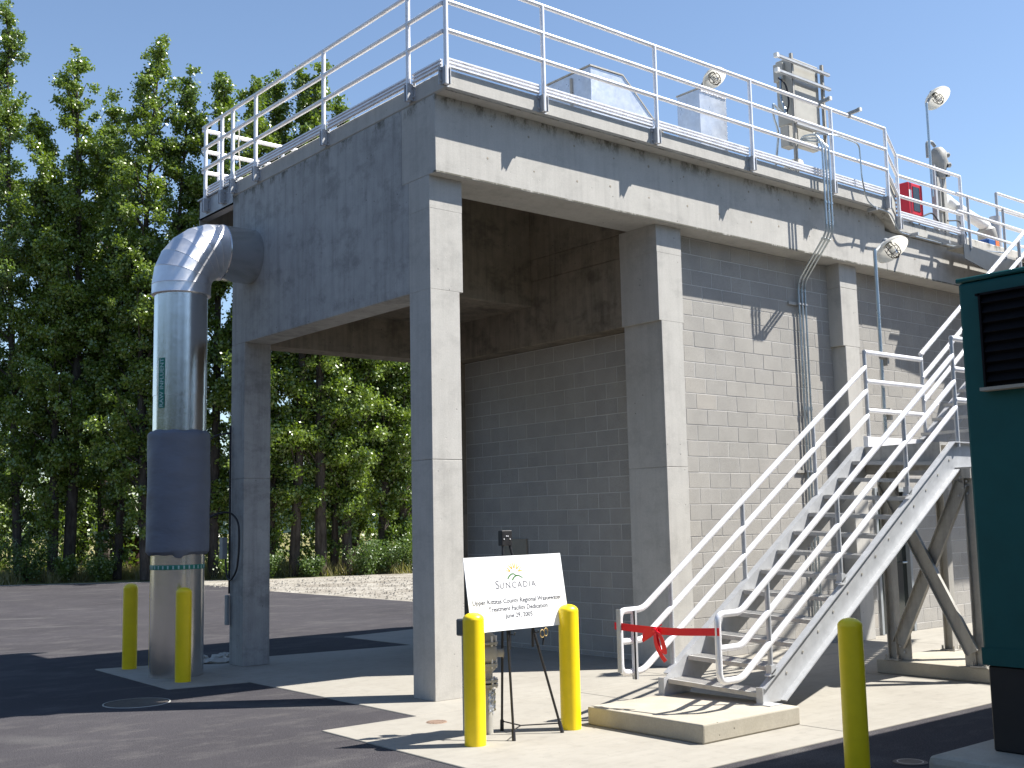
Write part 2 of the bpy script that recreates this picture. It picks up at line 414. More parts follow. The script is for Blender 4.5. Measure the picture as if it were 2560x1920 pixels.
m = MB().add([(8.05,-.322,TOP),(8.5,-.2,5.97),(8.5,4.5,5.97),(8.05,4.5,TOP),(8.05,-.322,6.396),(8.5,-.2,6.176),(8.5,4.5,6.176),(8.05,4.5,6.396)],
             [(0,3,2,1),(4,5,6,7),(0,1,5,4),(1,2,6,5),(2,3,7,6),(3,0,4,7)]); m.obj('deck_slab', 'concrete', bld)
B((8.5, -.2, 5.97), (15, 4.5, 6.176)).obj('deck_slab', 'concrete', bld, bevel=.018)
# inner drip groove strips on slab soffit
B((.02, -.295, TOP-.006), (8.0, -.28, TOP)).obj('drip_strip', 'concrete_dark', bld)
# form-tie marks on the beam face, one part
ties = MB()
for x in [.75, 1.35, 1.95, 2.55, 3.25, 3.9, 4.5, 5.1, 5.75, 6.4, 7.0, 7.7, 9.0, 9.8, 10.6]:
    for z in (5.62, 6.0):
        q = rnd.uniform(.010, .017); ties.lathe([(0, .002), (q, .0015), (q*1.15, 0)], 9, (x+rnd.uniform(-.08, .08), -.1172, z+rnd.uniform(-.02, .02)), (0, -1, 0))
ties.obj('form_tie_mark', 'tan', bld)

# ---- concrete block walls
_bm = {}
def block(parent, axis, plane, a, b, z0, z1):
    """one masonry block: from a to b along the wall, face on plane"""
    key = (axis, round(b-a, 3), round(z1-z0, 3))
    if key not in _bm:
        L, H, T, c = b-a, z1-z0, .06, .0025
        m = MB()
        if axis == 'x':
            m.add([(0,T,0),(L,T,0),(L,T,H),(0,T,H),(0,c,0),(L,c,0),(L,c,H),(0,c,H),(c,0,c),(L-c,0,c),(L-c,0,H-c),(c,0,H-c)],
                  [(8,9,10,11),(4,5,9,8),(5,6,10,9),(6,7,11,10),(7,4,8,11),(0,1,5,4),(1,2,6,5),(2,3,7,6),(3,0,4,7)])
        else:
            m.add([(T,L,0),(T,0,0),(T,0,H),(T,L,H),(c,L,0),(c,0,0),(c,0,H),(c,L,H),(0,L-c,c),(0,c,c),(0,c,H-c),(0,L-c,H-c)],
                  [(8,9,10,11),(4,5,9,8),(5,6,10,9),(6,7,11,10),(7,4,8,11),(0,1,5,4),(1,2,6,5),(2,3,7,6),(3,0,4,7)])
        me = bpy.data.meshes.new('block'); me.from_pydata(m.v, [], m.f); me.materials.append(M['block']); _bm[key] = me
    o = bpy.data.objects.new('block', _bm[key]); COL.objects.link(o)
    j = rnd.uniform(-.0012, .0012)
    o.location = (a, plane+j, z0) if axis == 'x' else (plane+j, a, z0)
    put(o, parent); return o
def wall(parent, axis, plane, a0, a1, zb, zt, dz, zoff, jl, joff, rowpar, holes=()):
    g2 = .0045; k0 = math.ceil((zb-zoff)/dz-1e-6); zs = [zb]+[zoff+k*dz for k in range(k0, 200) if zb+.03 < zoff+k*dz < zt-.02]+[zt]
    for i in range(len(zs)-1):
        k = round((zs[i+1]-zoff)/dz)
        off = joff + (jl/2 if (k+rowpar) % 2 else 0)
        n0 = math.floor((a0-off)/jl); js = [off+n*jl for n in range(n0, n0+80)]
        xs = [a0]+[x for x in js if a0+.04 < x < a1-.04]+[a1]
        for q in range(len(xs)-1):
            segs = [(xs[q], xs[q+1])]
            for (h0, h1, hz) in holes:
                if zs[i] < hz-.02:
                    ns = []
                    for s0, s1 in segs:
                        if s1 <= h0 or s0 >= h1: ns.append((s0, s1)); continue
                        if s0 < h0-.05: ns.append((s0, h0))
                        if s1 > h1+.05: ns.append((h1, s1))
                    segs = ns
            for s0, s1 in segs:
                block(parent, axis, plane, s0+g2, s1-g2, zs[i]+g2, zs[i+1]-g2)
bw = thing('block_wall', 'shaded grey block wall inside the open bay behind the sign', 'wall', (3.7, .64, 0))
B((3.6995, .64, 0), (4.0, 4.29, 4.14)).obj('mortar', 'mortar', bw)
wall(bw, 'y', 3.696, .645, 4.285, 0, 4.132, .2032, .061, .4064, 3.8897-8*.4064, 0)
lw = thing('block_wall', 'sunlit grey block wall with three conduits between two concrete columns', 'wall', (3.84, .22, 0))
B((3.835, .2235, 0), (7.28, .5, 5.34)).obj('mortar', 'mortar', lw)
wall(lw, 'x', .22, 3.838, 7.28, 0, 5.335, .2006, .108, .3975, 4.485, 1)
rw = thing('block_wall', 'grey block wall with the dark door behind the stair landing', 'wall', (7.64, .22, 0))
m = B((7.64, .2235, 0), (8.1, .5, 5.34)); m.box((9.0, .2235, 0), (12.6, .5, 5.34)); m.box((8.1, .2235, 2.13), (9.0, .5, 5.34)); m.obj('mortar', 'mortar', rw)
wall(rw, 'x', .22, 7.64, 12.2, 0, 5.335, .2006, .108, .3975, 4.485, 1, [(8.1, 9.0, 2.13)])
# door in that wall
dr = thing('entrance_door', 'dark glazed door in the block wall seen through the stair bracing', 'door', (8.55, .2, 0))
m = B((8.1, .19, 0), (8.16, .32, 2.13)); m.box((8.94, .19, 0), (9.0, .32, 2.13)); m.box((8.16, .19, 2.07), (8.94, .32, 2.13)); m.obj('frame', 'grey', dr, bevel=.004)
B((8.16, .26, .02), (8.94, .29, 2.07)).obj('glass_pane', 'glass', dr)
MB().tube([(8.85, .26, 1.02), (8.85, .2, 1.02), (8.74, .2, 1.02)], .012).obj('handle', 'conduit', dr, smooth=True)
# plate on the bay wall
tag(B((3.668, 2.90, 1.02), (3.694, 3.40, 1.505)).obj('cover_plate', 'tan', bevel=.004), 'tan flat cover plate on the shaded bay wall behind the easel', 'plate')

# ------------------------------------------------------------------ deck guard rails
RR = .026
def guard_post(parent, p, z0, z1, out, name='post'):
    p = V((p[0], p[1], 0)); out = V((out[0], out[1], 0)).normalized(); side = V((-out.y, out.x, 0))
    MB().tube([p+V((0, 0, z0)), p+V((0, 0, z1))], RR, 12).obj(name, 'alu', parent, smooth=True)
    b = MB(); q = p-out*.045
    b.bar(q+V((0, 0, z0-.005)), q+V((0, 0, z0+.19)), .13, .012, out)
    for s in (-1, 1):
        b.bar(p+side*s*.03+V((0, 0, z0+.0)), p+side*s*.03+V((0, 0, z0+.185)), .008, .07, out)
        for hz in (.04, .15): b.tube([q+side*s*.052+V((0, 0, z0+hz)), q+side*s*.052+out*.025+V((0, 0, z0+hz))], .011, 6)
    b.obj('base_bracket', 'galv', parent)
def toe(parent, p, q, z, out):
    p, q, out = V(p), V(q), V(out).normalized(); b = MB()
    c = V((0, 0, z+.055))
    b.bar(p+c, q+c, .012, .11, (0, 0, 1))
    for dz in (.018, .06, .098): b.bar(p+V((0, 0, z+dz))+out*.012, q+V((0, 0, z+dz))+out*.012, .022, .016)
    b.obj('toe_board', 'alu', parent)
gf = thing('guard_rail', 'aluminium guard rail along the sunlit front edge of the deck', 'railing', (0, -.37, 6.2))
yr = -.37
for x in (-.03, 1.30, 3.10, 4.90, 6.68, 8.04): guard_post(gf, (x, yr), 6.205, 7.42, (0, -1))
for z in (7.42, 7.10, 6.785): MB().tube([(-.03, yr, z), (8.04, yr, z)], RR, 12).obj('rail', 'alu', gf, smooth=True)
for x0, x1 in ((.01, 1.26), (1.34, 3.06), (3.14, 4.86), (4.94, 6.64), (6.72, 8.0)): toe(gf, (x0, -.335, 0), (x1, -.335, 0), 6.40, (0, -1, 0))
gj = thing('guard_rail', 'aluminium guard rail on the lower deck section beyond the stepped corner', 'railing', (8.5, -.25, 6))
for x in (8.5, 10.35): guard_post(gj, (x, -.25), 5.99, 7.135, (0, -1))
for dz in (0, .315, .63):
    MB().tube([(8.04, yr, 7.39-dz), (8.5, -.25, 7.12-dz)], RR*.9, 10).obj('rail', 'alu', gj, smooth=True)
    MB().tube([(8.5, -.25, 7.135-dz), (10.35, -.25, 7.135-dz)], RR, 10).obj('rail', 'alu', gj, smooth=True)
toe(gj, (8.56, -.215, 0), (10.32, -.215, 0), 6.178, (0, -1, 0))
MB().add([(8.09, -.33, 6.40), (8.46, -.225, 6.19), (8.46, -.225, 6.62), (8.09, -.33, 6.80), (8.09, -.322, 6.40), (8.46, -.217, 6.19), (8.46, -.217, 6.62), (8.09, -.322, 6.80)],
         [(0,1,2,3),(7,6,5,4),(0,4,5,1),(1,5,6,2),(2,6,7,3),(3,7,4,0)]).obj('kick_panel', 'cream', gj)
gl = thing('guard_rail', 'aluminium guard rail along the shaded left edge of the deck', 'railing', (-.05, .3, 6.2))
for y in (.285, 2.06, 3.80, 4.47, 4.80, 5.32): guard_post(gl, (-.05, y), 6.22 if y < 4.6 else 6.15, 7.385, (-1, 0))
for z in (7.385, 7.08, 6.775):
    MB().tube([(-.05, -.345, z), (-.05, 5.40, z)], RR, 12).obj('rail', 'alu', gl, smooth=True)
    MB().tube([(-.06, 5.40, z-.03), (1.9, 5.40, z-.03)], RR*1.15, 12).obj('rail', 'alu', gl, smooth=True)
guard_post(gl, (.19, 5.40), 6.2, 7.35, (0, 1)); guard_post(gl, (1.2, 5.40), 6.2, 7.35, (0, 1))
for y0, y1 in ((-.28, .24), (.33, 2.02), (2.10, 3.76), (3.84, 4.43), (4.51, 4.76), (4.84, 5.28)): toe(gl, (-.016, y0, 0), (-.016, y1, 0), 6.40, (-1, 0, 0))
MB().tube([(.02, 4.42, 7.1), (.03, 4.46, 6.9), (.0, 4.38, 6.7), (.03, 4.40, 6.5)], .008, 6).obj('rope', 'rope', gl, smooth=True)
# steel platform beyond the left end
pf = thing('access_platform', 'cantilevered steel platform above the pipe elbow at the left deck end', 'platform', (0, 5, 6.1))
m = B((0, 4.56, 6.10), (.02, 5.62, 6.385)); m.box((0, 4.56, 6.10), (.14, 5.62, 6.115)); m.box((-.03, 4.56, 6.37), (.05, 5.62, 6.39)); m.obj('side_channel', 'galv', pf)
m = B((0, 5.60, 5.90), (2.2, 5.62, 6.385)); m.box((0, 5.5, 5.90), (2.2, 5.6, 5.915)); m.obj('end_channel', 'galv_dark', pf)
B((.02, 4.56, 6.30), (2.2, 5.6, 6.385)).obj('grating', 'galv_dark', pf)
m = MB()
for i in range(12): m.lathe([(.0, .02), (.012, .02), (.012, 0)], 8, (.5+i*.05, 5.5, 6.0), (0, -1, 0))
m.obj('bolt', 'galv', pf)

# ------------------------------------------------------------------ influent pipe
PX0, PY0, PR = -.95, 4.0, .318
ip = thing('influent_pipe', 'large aluminium clad pipe rising from the pad and elbowing into the side wall', 'pipe', (PX0, PY0, 0))
MB().lathe([(PR, 0), (PR, 2.2)], 48, (PX0, PY0, 0)).obj('riser', 'clad', ip, smooth=True)
MB().lathe([(PR, 2.2), (PR, 3.36), (PR+.004, 3.362), (PR+.004, 4.7)], 48, (PX0, PY0, 0)).obj('riser', 'clad', ip, smooth=True)
PE = .357
MB().lathe([(PR, 4.63), (PE, 4.625), (PE+.004, 4.63), (PE, 4.65), (PE, 4.75)], 48, (PX0, PY0, 0)).obj('collar', 'clad_elbow', ip, smooth=True)
# elbow gores: mitred segments
Rb = .5; cx, cz = PX0+Rb, 4.75; ng = 6
def ring(ang, r, n=48):
    c = V((cx-Rb*math.cos(ang), PY0, cz+Rb*math.sin(ang))); a = V((math.cos(ang), 0, -math.sin(ang))); b = V((0, 1, 0))
    return [c+(a*math.cos(t)+b*math.sin(t))*r for t in (2*math.pi*j/n for j in range(n))]
for i in range(ng):
    a0, a1 = math.pi/2*i/ng, math.pi/2*(i+1)/ng; m = MB(); n = 48
    rs = [ring(a0, PE), ring(a0+.006, PE+.003), ring(a0+.02, PE+.0005)]
    m0 = ring(a1, PE); rs.append(m0)
    vs = [v for r in rs for v in r]
    m.add(vs, [(k*n+j, k*n+(j+1) % n, (k+1)*n+(j+1) % n, (k+1)*n+j) for k in range(len(rs)-1) for j in range(n)])
    o = m.obj('elbow_gore', 'clad_elbow', ip, smooth=True)
MB().lathe([(PE, 0), (PE+.006, .01), (PE, .02), (PE, .46)], 48, (cx, PY0, 5.25), (1, 0, 0)).obj('wall_stub', 'clad', ip, smooth=True)
# quilted jacket
va0 = math.atan2(-9.399-PY0, -6.733-PX0)
n = 64; rows = 40; vs = []
for i in range(rows+1):
    t = i/rows; z = 1.434+t*1.496
    for j in range(n):
        a = 2*math.pi*j/n
        r = .372+.003*math.sin(a*3+z*4)+.0025*math.sin(a*7-z*9)
        e = min(t, 1-t)
        if e < .03: r -= .035*(1-e/.03)**2
        zz = z+(.004*math.sin(a*4)+.006*math.sin(a*9+2)-(.03 if abs(((a-va0+3.14) % 6.28)-3.14) < .12 and t < .02 else 0) if e < .02 else 0)
        vs.append((PX0+r*math.cos(a), PY0+r*math.sin(a), zz))
m = MB().add(vs, [(i*n+j, i*n+(j+1) % n, (i+1)*n+(j+1) % n, (i+1)*n+j) for i in range(rows) for j in range(n)])
m.lathe([(.31, 1.455), (.345, 1.44)], n, (PX0, PY0, 0)); m.lathe([(.345, 2.92), (.31, 2.91)], n, (PX0, PY0, 0))
m.obj('insulation_jacket', 'jacket', ip, smooth=True)
MB().lathe([(PR+.002, 1.262), (PR+.003, 1.264), (PR+.003, 1.316), (PR+.002, 1.318)], 64, (PX0, PY0, 0)).obj('marker_band', 'label_green', ip, smooth=True)
def wrap_patch(u0, u1, z0, z1, r, name, mat, parent):
    k = 10; m = MB(); vs = []
    for i in range(k+1):
        a = u0+(u1-u0)*i/k
        for z in (z0, z1): vs.append((PX0+r*math.cos(a), PY0+r*math.sin(a), z))
    m.add(vs, [(2*i, 2*i+2, 2*i+3, 2*i+1) for i in range(k)]); return m.obj(name, mat, parent)
m = MB()
for k in range(64):
    a = 2*math.pi*k/64
    if k % 2: continue
    m.add([(PX0+(PR+.0045)*math.cos(a+d), PY0+(PR+.0045)*math.sin(a+d), z) for d, z in ((0, 1.27), (.055, 1.27), (.055, 1.31), (0, 1.31))], [(0, 1, 2, 3)])
m.obj('band_marking', 'label_pale', ip)
va = math.atan2(-9.399-PY0, -6.733-PX0)   # direction from the pipe to the camera side
la = va-math.radians(42)
wrap_patch(la-.14, la+.14, 3.20, 3.81, PR+.0065, 'pipe_label', 'label_green', ip)

def text_mesh(s, size, name, mat, parent, place, spacing=1.0, align='CENTER', ext=0, thick=0):
    cu = bpy.data.curves.new(name, 'FONT'); cu.body = s; cu.size = size; cu.align_x = align; cu.space_character = spacing
    cu.resolution_u = 3; cu.offset = thick
    o = bpy.data.objects.new(name, cu); COL.objects.link(o)
    dg = bpy.context.evaluated_depsgraph_get(); me = bpy.data.meshes.new_from_object(o.evaluated_get(dg))
    bpy.data.objects.remove(o); bpy.data.curves.remove(cu)
    for v in me.vertices: v.co = place(v.co.x, v.co.y)
    me.materials.clear(); me.materials.append(M[mat]); me.name = name
    ob = bpy.data.objects.new(name, me); COL.objects.link(ob); put(ob, parent); return ob
def on_pipe(x, y):   # text runs upward, letters' tops to the left
    a = la-(y-.031)/PR*1.0; r = PR+.009
    return V((PX0+r*math.cos(a), PY0+r*math.sin(a), 3.505+x))
text_mesh('RAW INFLUENT', .082, 'lettering', 'label_pale', ip, on_pipe, 1.02, thick=.001)

# electrical bits on the rear-left column
cb = thing('junction_box', 'small grey junction box with looping cable on the far left column', 'electrical box', (-.03, 4.6, 1.5))
B((-.10, 4.56, 1.34), (-.03, 4.66, 1.62)).obj('box', 'grey', cb, bevel=.006)
MB().tube(rounded([(-.03, 4.50, 3.07), (-.03, 4.50, .9)], .05), .014, 8).obj('conduit', 'rubber', cb, smooth=True)
MB().tube(rounded([(-.62, 4.05, 1.83), (-.3, 4.3, 1.93), (-.06, 4.42, 1.95), (-.04, 4.22, 1.82), (-.04, 4.20, 1.5), (-.04, 4.26, 1.2), (-.04, 4.45, 1.06), (-.04, 4.56, 1.12), (-.04, 4.60, 1.4)], .25, 6), .013, 8).obj('cable', 'rubber', cb, smooth=True)
B((-.06, 4.50, .50), (-.02, 4.57, .88)).obj('cover', 'grey', cb, bevel=.005)
MB().tube(rounded([(-.6, 4.1, 2.75), (-.35, 4.3, 2.93), (-.03, 4.5, 2.98)], .3, 5), .012, 8).obj('cable', 'rubber', cb, smooth=True)

# ------------------------------------------------------------------ bollards
def bollard(x, y, h, r, label, parent=None):
    t = thing('bollard', label, 'bollard', (x, y, 0), 'yellow steel bollards')
    MB().lathe([(r, -.02), (r, h-.055)], 32, (x, y, 0)).obj('post', 'yellow', t, smooth=True)
    MB().lathe([(r, h-.055)]+[(r*math.cos(a), h-.055+.055*math.sin(a)) for a in (math.pi/2*i/7 for i in range(1, 8))], 32, (x, y, 0)).obj('cap', 'yellow', t, smooth=True)
bollard(-1.072, -2.03, 1.03, .086, 'sunlit yellow bollard overlapping the lower left corner of the sign')
bollard(-.068, -2.052, 1.035, .086, 'sunlit yellow bollard overlapping the lower right corner of the sign')
bollard(-1.09, 5.11, 1.065, .090, 'shaded yellow bollard left of the big pipe, leftmost of all')
bollard(-1.125, 3.40, 1.07, .090, 'shaded yellow bollard standing in front of the big pipe')
bollard(.14, -4.70, 1.04, .084, 'olive yellow bollard in shade in front of the stair stringer')

# ------------------------------------------------------------------ sign on easel
es = thing('easel', 'black folding metal easel holding the dedication board', 'easel', (-.5, -1.95, 0))
FL, FR_, RL, HD = V((-.748, -2.115, 0)), V((-.239, -2.13, 0)), V((-.528, -1.691, 0)), V((-.60, -1.872, 1.60))
for a, dx in ((FL, -.03), (FR_, .03), (RL, 0)):
    top = HD+V((dx, .0 if dx else .03, 0))
    MB().tube([a+V((0, 0, .0)), top], .0105, 8).obj('leg', 'black', es, smooth=True)
    d = (top-a).normalized()
    MB().tube([a, a+d*.09], .016, 8).obj('foot', 'rubber', es, smooth=True)
B((-.655, -1.90, 1.545), (-.545, -1.845, 1.672)).obj('head', 'black', es, bevel=.004)
m = MB(); MB
for dx, dz in ((-.035, 1.60), (.03, 1.60), (-.008, 1.625), (.008, 1.625)): m.lathe([(0, .004), (.005, .004), (.006, 0)], 8, (-.60+dx, -1.901, dz), (0, -1, 0))
m.obj('rivet', 'alu', es)
jn = V((-.52, -1.93, .07))
for a in (FL, FR_, RL):
    top = HD; p = a+(top-a).normalized()*.08
    MB().tube([p, jn], .0055, 6).obj('brace', 'black', es, smooth=True)
for a in (FL, FR_):
    p = a+(HD-a)*.515
    MB().tube([p, p+V((0, -.07, 0)), p+V((0, -.075, .02))], .005, 6).obj('peg', 'black', es, smooth=True)
    MB().tube([p+V((0, 0, -.12)), p+V((0, 0, .03))], .012, 8).obj('clamp', 'black', es, smooth=True)
bo = thing('sign_board', 'white dedication board with sun logo and black text on the easel', 'sign', (-.56, -1.98, .87))
O_ = V((-1.077, -1.913, 1.459)); EX = V((1.0, -.027, .007)).normalized(); EY = V((-.008, .156, .988)).normalized(); EN = EX.cross(EY).normalized()
if EN.y > 0: EN = -EN
BW, BH = 1.032, .606
m = MB(); q = [O_, O_+EX*BW, O_+EX*BW-EY*BH, O_-EY*BH]
m.add(q+[p-EN*.007 for p in q], [(0,3,2,1),(4,5,6,7),(0,1,5,4),(1,2,6,5),(2,3,7,6),(3,0,4,7)])
m.obj('board', 'board', bo)
def on_board(u, v, size=1):
    base = O_+EX*(u*BW)-EY*(v*BH)+EN*.0012
    return lambda x, y: base+EX*x+EY*y
S_ = text_mesh('S', .098, 'lettering', 'ink_grey', bo, on_board(.303, .44), 1.0)
text_mesh('UNCADIA', .074, 'lettering', 'ink_grey', bo, on_board(.510, .441), 1.22, thick=.0003)
text_mesh('Upper Kittitas County Regional Wastewater', .052, 'lettering', 'ink', bo, on_board(.492, .637), 1.0, thick=.0007)
text_mesh('Treatment Facility Dedication', .052, 'lettering', 'ink', bo, on_board(.490, .738), 1.0, thick=.0007)
text_mesh('June 29, 2005', .052, 'lettering', 'ink', bo, on_board(.487, .836), 1.0, thick=.0007)
def stroke(pts, w, name, mat, taper=True):
    f = on_board(.495, .31); m = MB(); n = len(pts)
    for i in range(n-1):
        (x0, y0), (x1, y1) = pts[i], pts[i+1]; L = math.hypot(x1-x0, y1-y0); nx, ny = -(y1-y0)/L, (x1-x0)/L
        w *= 1.0; w0 = w*(1.3-.75*i/(n-1)); w1 = w*(1.3-.75*(i+1)/(n-1))
        m.add([f(x0+nx*w0/2, y0+ny*w0/2), f(x0-nx*w0/2, y0-ny*w0/2), f(x1-nx*w1/2, y1-ny*w1/2), f(x1+nx*w1/2, y1+ny*w1/2)], [(0, 1, 2, 3)])
    return m.obj(name, mat, bo)
stroke([(-.082, -.002), (-.06, .022), (-.035, .036), (-.012, .036), (.005, .024), (.016, .014)], .012, 'logo_hill', 'logo_green')
stroke([(-.036, -.016), (-.015, .008), (.01, .021), (.035, .020), (.06, .008), (.076, -.004)], .012, 'logo_hill', 'logo_green')
for a in (20, 50, 82, 112, 145):
    a = math.radians(a+5); c, s_ = math.cos(a), math.sin(a); p0 = (-.004+.048*c, .035+.048*s_)
    for da in (-.14, .20):
        stroke([p0, (-.004+.095*math.cos(a+da), .035+.095*math.sin(a+da))], .0085, 'logo_ray', 'logo_yellow')
sc_ = thing('scissors', 'gold handled scissors hanging from the right easel peg', 'scissors', (-.36, -2.06, .83))
for cx_, cz_, rx in ((-.385, .815, .022), (-.345, .825, .020)):
    MB().tube([V((cx_+rx*math.cos(t), -2.075, cz_+.032*math.sin(t))) for t in (2*math.pi*i/14 for i in range(15))], .004, 6).obj('handle', 'gold', sc_, smooth=True)
m = MB(); m.bar((-.37, -2.07, .785), (-.378, -2.07, .72), .014, .004); m.bar((-.365, -2.073, .785), (-.385, -2.073, .72), .012, .004); m.obj('blade', 'black', sc_)

# valve standpipe behind the easel
vp = thing('valve_standpipe', 'grey flanged valve standpipe with silver wrap behind the easel legs', 'valve', (-.70, -1.70, 0))
vx, vy = -.70, -1.70; off = V((.045, .0, 0))
def VL(prof, name, mat='valve', n=24, ax=(0, 0, 1), o=(vx, vy, 0)): return MB().lathe(prof, n, o, ax).obj(name, mat, vp, smooth=True)
VL([(.058, 0), (.058, .385)], 'pipe')
VL([(.0, .385), (.105, .385), (.105, .405), (0, .405)], 'flange'); VL([(0, .42), (.105, .42), (.105, .44), (0, .44)], 'flange')
VL([(.06, .44), (.06, .50), (.09, .53), (.09, .55)], 'body')
VL([(0, .55), (.105, .55), (.105, .575), (0, .575)], 'flange')
VL([(.07, .575), (.10, .61), (.105, .66), (.10, .70), (.07, .73)], 'body')
VL([(0, .73), (.108, .73), (.108, .75), (0, .75)], 'flange'); VL([(.08, .75), (.08, .80), (.05, .84), (.03, .86), (0, .86)], 'bonnet')
m = MB()
for z in (.37, .535, .715):
    for k in range(8):
        a = k*math.pi/4; m.tube([(vx+.092*math.cos(a), vy+.092*math.sin(a), z), (vx+.092*math.cos(a), vy+.092*math.sin(a), z+.085)], .009, 6)
m.obj('bolt', 'alu', vp)
VL([(.03, 0), (.035, .075), (.045, .078), (0, .09)], 'outlet', o=(vx+.07, vy-.03, .65), ax=(1, -.5, 0))
m = MB(); vs = []
for i in range(9):
    for j in range(13):
        a = -1.9+j*.22; r = .062+.008*math.sin(i*2.1+j*1.7)+(.05*max(0, math.sin((j-7)*.6)) if j > 6 else 0)
        vs.append((vx+r*math.cos(a), vy+r*math.sin(a), .17+i*.022+.01*math.sin(j)))
m.add(vs, [(i*13+j, i*13+j+1, (i+1)*13+j+1, (i+1)*13+j) for i in range(8) for j in range(12)])
o = m.obj('plastic_wrap', 'plastic', vp)
sm = o.modifiers.new('solid', 'SOLIDIFY'); sm.thickness = .002
bxm = thing('valve_control_box', 'small dark control box peeking out left of the sign board', 'electrical box', (-.9, -.9, .8))
B((-.87, -1.62, .80), (-.80, -1.52, .94)).obj('box', 'dark_steel', bxm, bevel=.01)
MB().tube([(-.83, -1.57, 0), (-.83, -1.57, .8)], .014, 8).obj('post', 'conduit', bxm, smooth=True)

# ------------------------------------------------------------------ stair plinths and stairs
def plinth(a, b, label): return tag(B(a, b).obj('concrete_plinth', 'plinth', bevel=.014, seg=2), label, 'plinth', None)
plinth((.173, -3.305, 0), (1.40, -2.0, .152), 'low concrete plinth under the foot of the stairs')
plinth((4.60, -3.5, 0), (6.3, -1.965, .150), 'low concrete plinth under the stair landing braces')
st = thing('steel_staircase', 'galvanised steel staircase with white metal handrails rising to the deck', 'staircase', (1.2, -2.55, .15))
def stringer(web, top, bot, yw, yo):
    t = .010; s = 1 if yo > yw else -1
    m = MB().prism(web, 'y', yw, yw+s*t)
    def flange(a, b, th, sg):
        d = V((b[0]-a[0], 0, b[1]-a[1])).normalized(); nn = V((-d.z, 0, d.x))*sg*th
        A, Bq = V((a[0], 0, a[1])), V((b[0], 0, b[1])); vs = []
        for y in (yw+s*t, yo): vs += [A+V((0, y, 0)), Bq+V((0, y, 0)), Bq+nn+V((0, y, 0)), A+nn+V((0, y, 0))]
        m.add(vs, [(0,1,2,3),(7,6,5,4),(0,4,5,1),(1,5,6,2),(2,6,7,3),(3,7,4,0)])
    for i in range(len(top)-1): flange(top[i], top[i+1], .012, -1)
    for i in range(len(bot)-1): flange(bot[i], bot[i+1], .012, 1)
    m.box((web[0][0]-.010, yw, .152), (web[0][0], yo, web[1][1]+.01))
    m.obj('stringer', 'galv', st)
stringer([(1.215, .152), (1.239, .288), (4.60, 2.494), (5.98, 2.494), (5.98, 2.19), (4.66, 2.19), (1.53, .152)], [(1.239, .288), (4.60, 2.494), (5.98, 2.494)], [(1.53, .152), (4.66, 2.19), (5.98, 2.19)], -3.005, -3.075)
stringer([(1.06, .152), (1.06, .30), (1.122, .345), (4.36, 2.494), (5.98, 2.494), (5.98, 2.19), (4.46, 2.19), (1.38, .152)], [(1.122, .345), (4.36, 2.494), (5.98, 2.494)], [(1.38, .152), (4.46, 2.19), (5.98, 2.19)], -2.085, -2.015)
B((1.19, -3.16, .152), (1.36, -2.99, .160)).obj('base_plate', 'galv', st); B((1.03, -2.10, .152), (1.2, -1.98, .160)).obj('base_plate', 'galv', st)
m = MB()
for i in range(13):
    x = 1.62+i*.245; z = .152+(x-1.53)*.652+.17
    m.lathe([(0, .006), (.012, .006), (.014, 0)], 6, (x, -3.015, z), (0, -1, 0))
m.obj('bolt', 'galv_dark', st)
def skew(m):
    m.v = [(x+.12*(-2.09-y)/.91, y, z-.05*(-2.09-y)/.91) for x, y, z in m.v]; return m
for i in range(12):
    x = 1.10+.279*i; z = .298+.1845*i
    m = B((x, -3.0, z-.038), (x+.03, -2.09, z)); m.box((x+.03, -3.0, z-.008), (x+.262, -2.09, z-.001))
    for k in range(5): m.box((x+.05+k*.04, -3.0, z-.001), (x+.062+k*.04, -2.09, z+.003))
    skew(m).obj('tread', 'tread', st)
m = B((4.42, -3.0, 2.455), (5.98, -2.09, 2.49)); m.obj('landing', 'galv_dark', st)
B((4.42, -3.0, 2.20), (4.44, -2.09, 2.455)).obj('landing_beam', 'galv_dark', st)
B((4.55, -2.06, 2.50), (5.80, -2.045, 2.615)).obj('toe_board', 'alu', st)
B((4.55, -2.045, 2.50), (4.60, -2.0, 2.62)).obj('toe_board', 'alu', st)
# upper flight
def up2(yw, yo):
    t = .010; s = 1 if yo > yw else -1
    m = MB().prism([(5.70, 2.50), (5.70, 2.62), (11.1, 6.26), (11.4, 6.26), (11.4, 5.98), (11.2, 5.98), (6.02, 2.50)], 'y', yw, yw+s*t)
    d = V((5.4, 0, 3.64)).normalized(); nn = V((-d.z, 0, d.x))
    for A, sg in ((V((5.70, 0, 2.62)), -1), (V((6.02, 0, 2.50)), 1)):
        Bq = A+d*6.3; q = nn*sg*.012; vs = []
        for y in (yw+s*t, yo): vs += [A+V((0, y, 0)), Bq+V((0, y, 0)), Bq+q+V((0, y, 0)), A+q+V((0, y, 0))]
        m.add(vs, [(0,1,2,3),(7,6,5,4),(0,4,5,1),(1,5,6,2),(2,6,7,3),(3,7,4,0)])
    m.obj('stringer', 'galv', st)
up2(-3.005, -3.075); up2(-2.085, -2.015)
for i in range(19):
    x = 5.60+.2765*i; z = 2.69+.1862*i
    m = B((x, -3.0, z-.035), (x+.03, -2.09, z)); m.box((x+.03, -3.0, z-.010), (x+.262, -2.09, z-.001))
    m.obj('tread', 'tread', st)
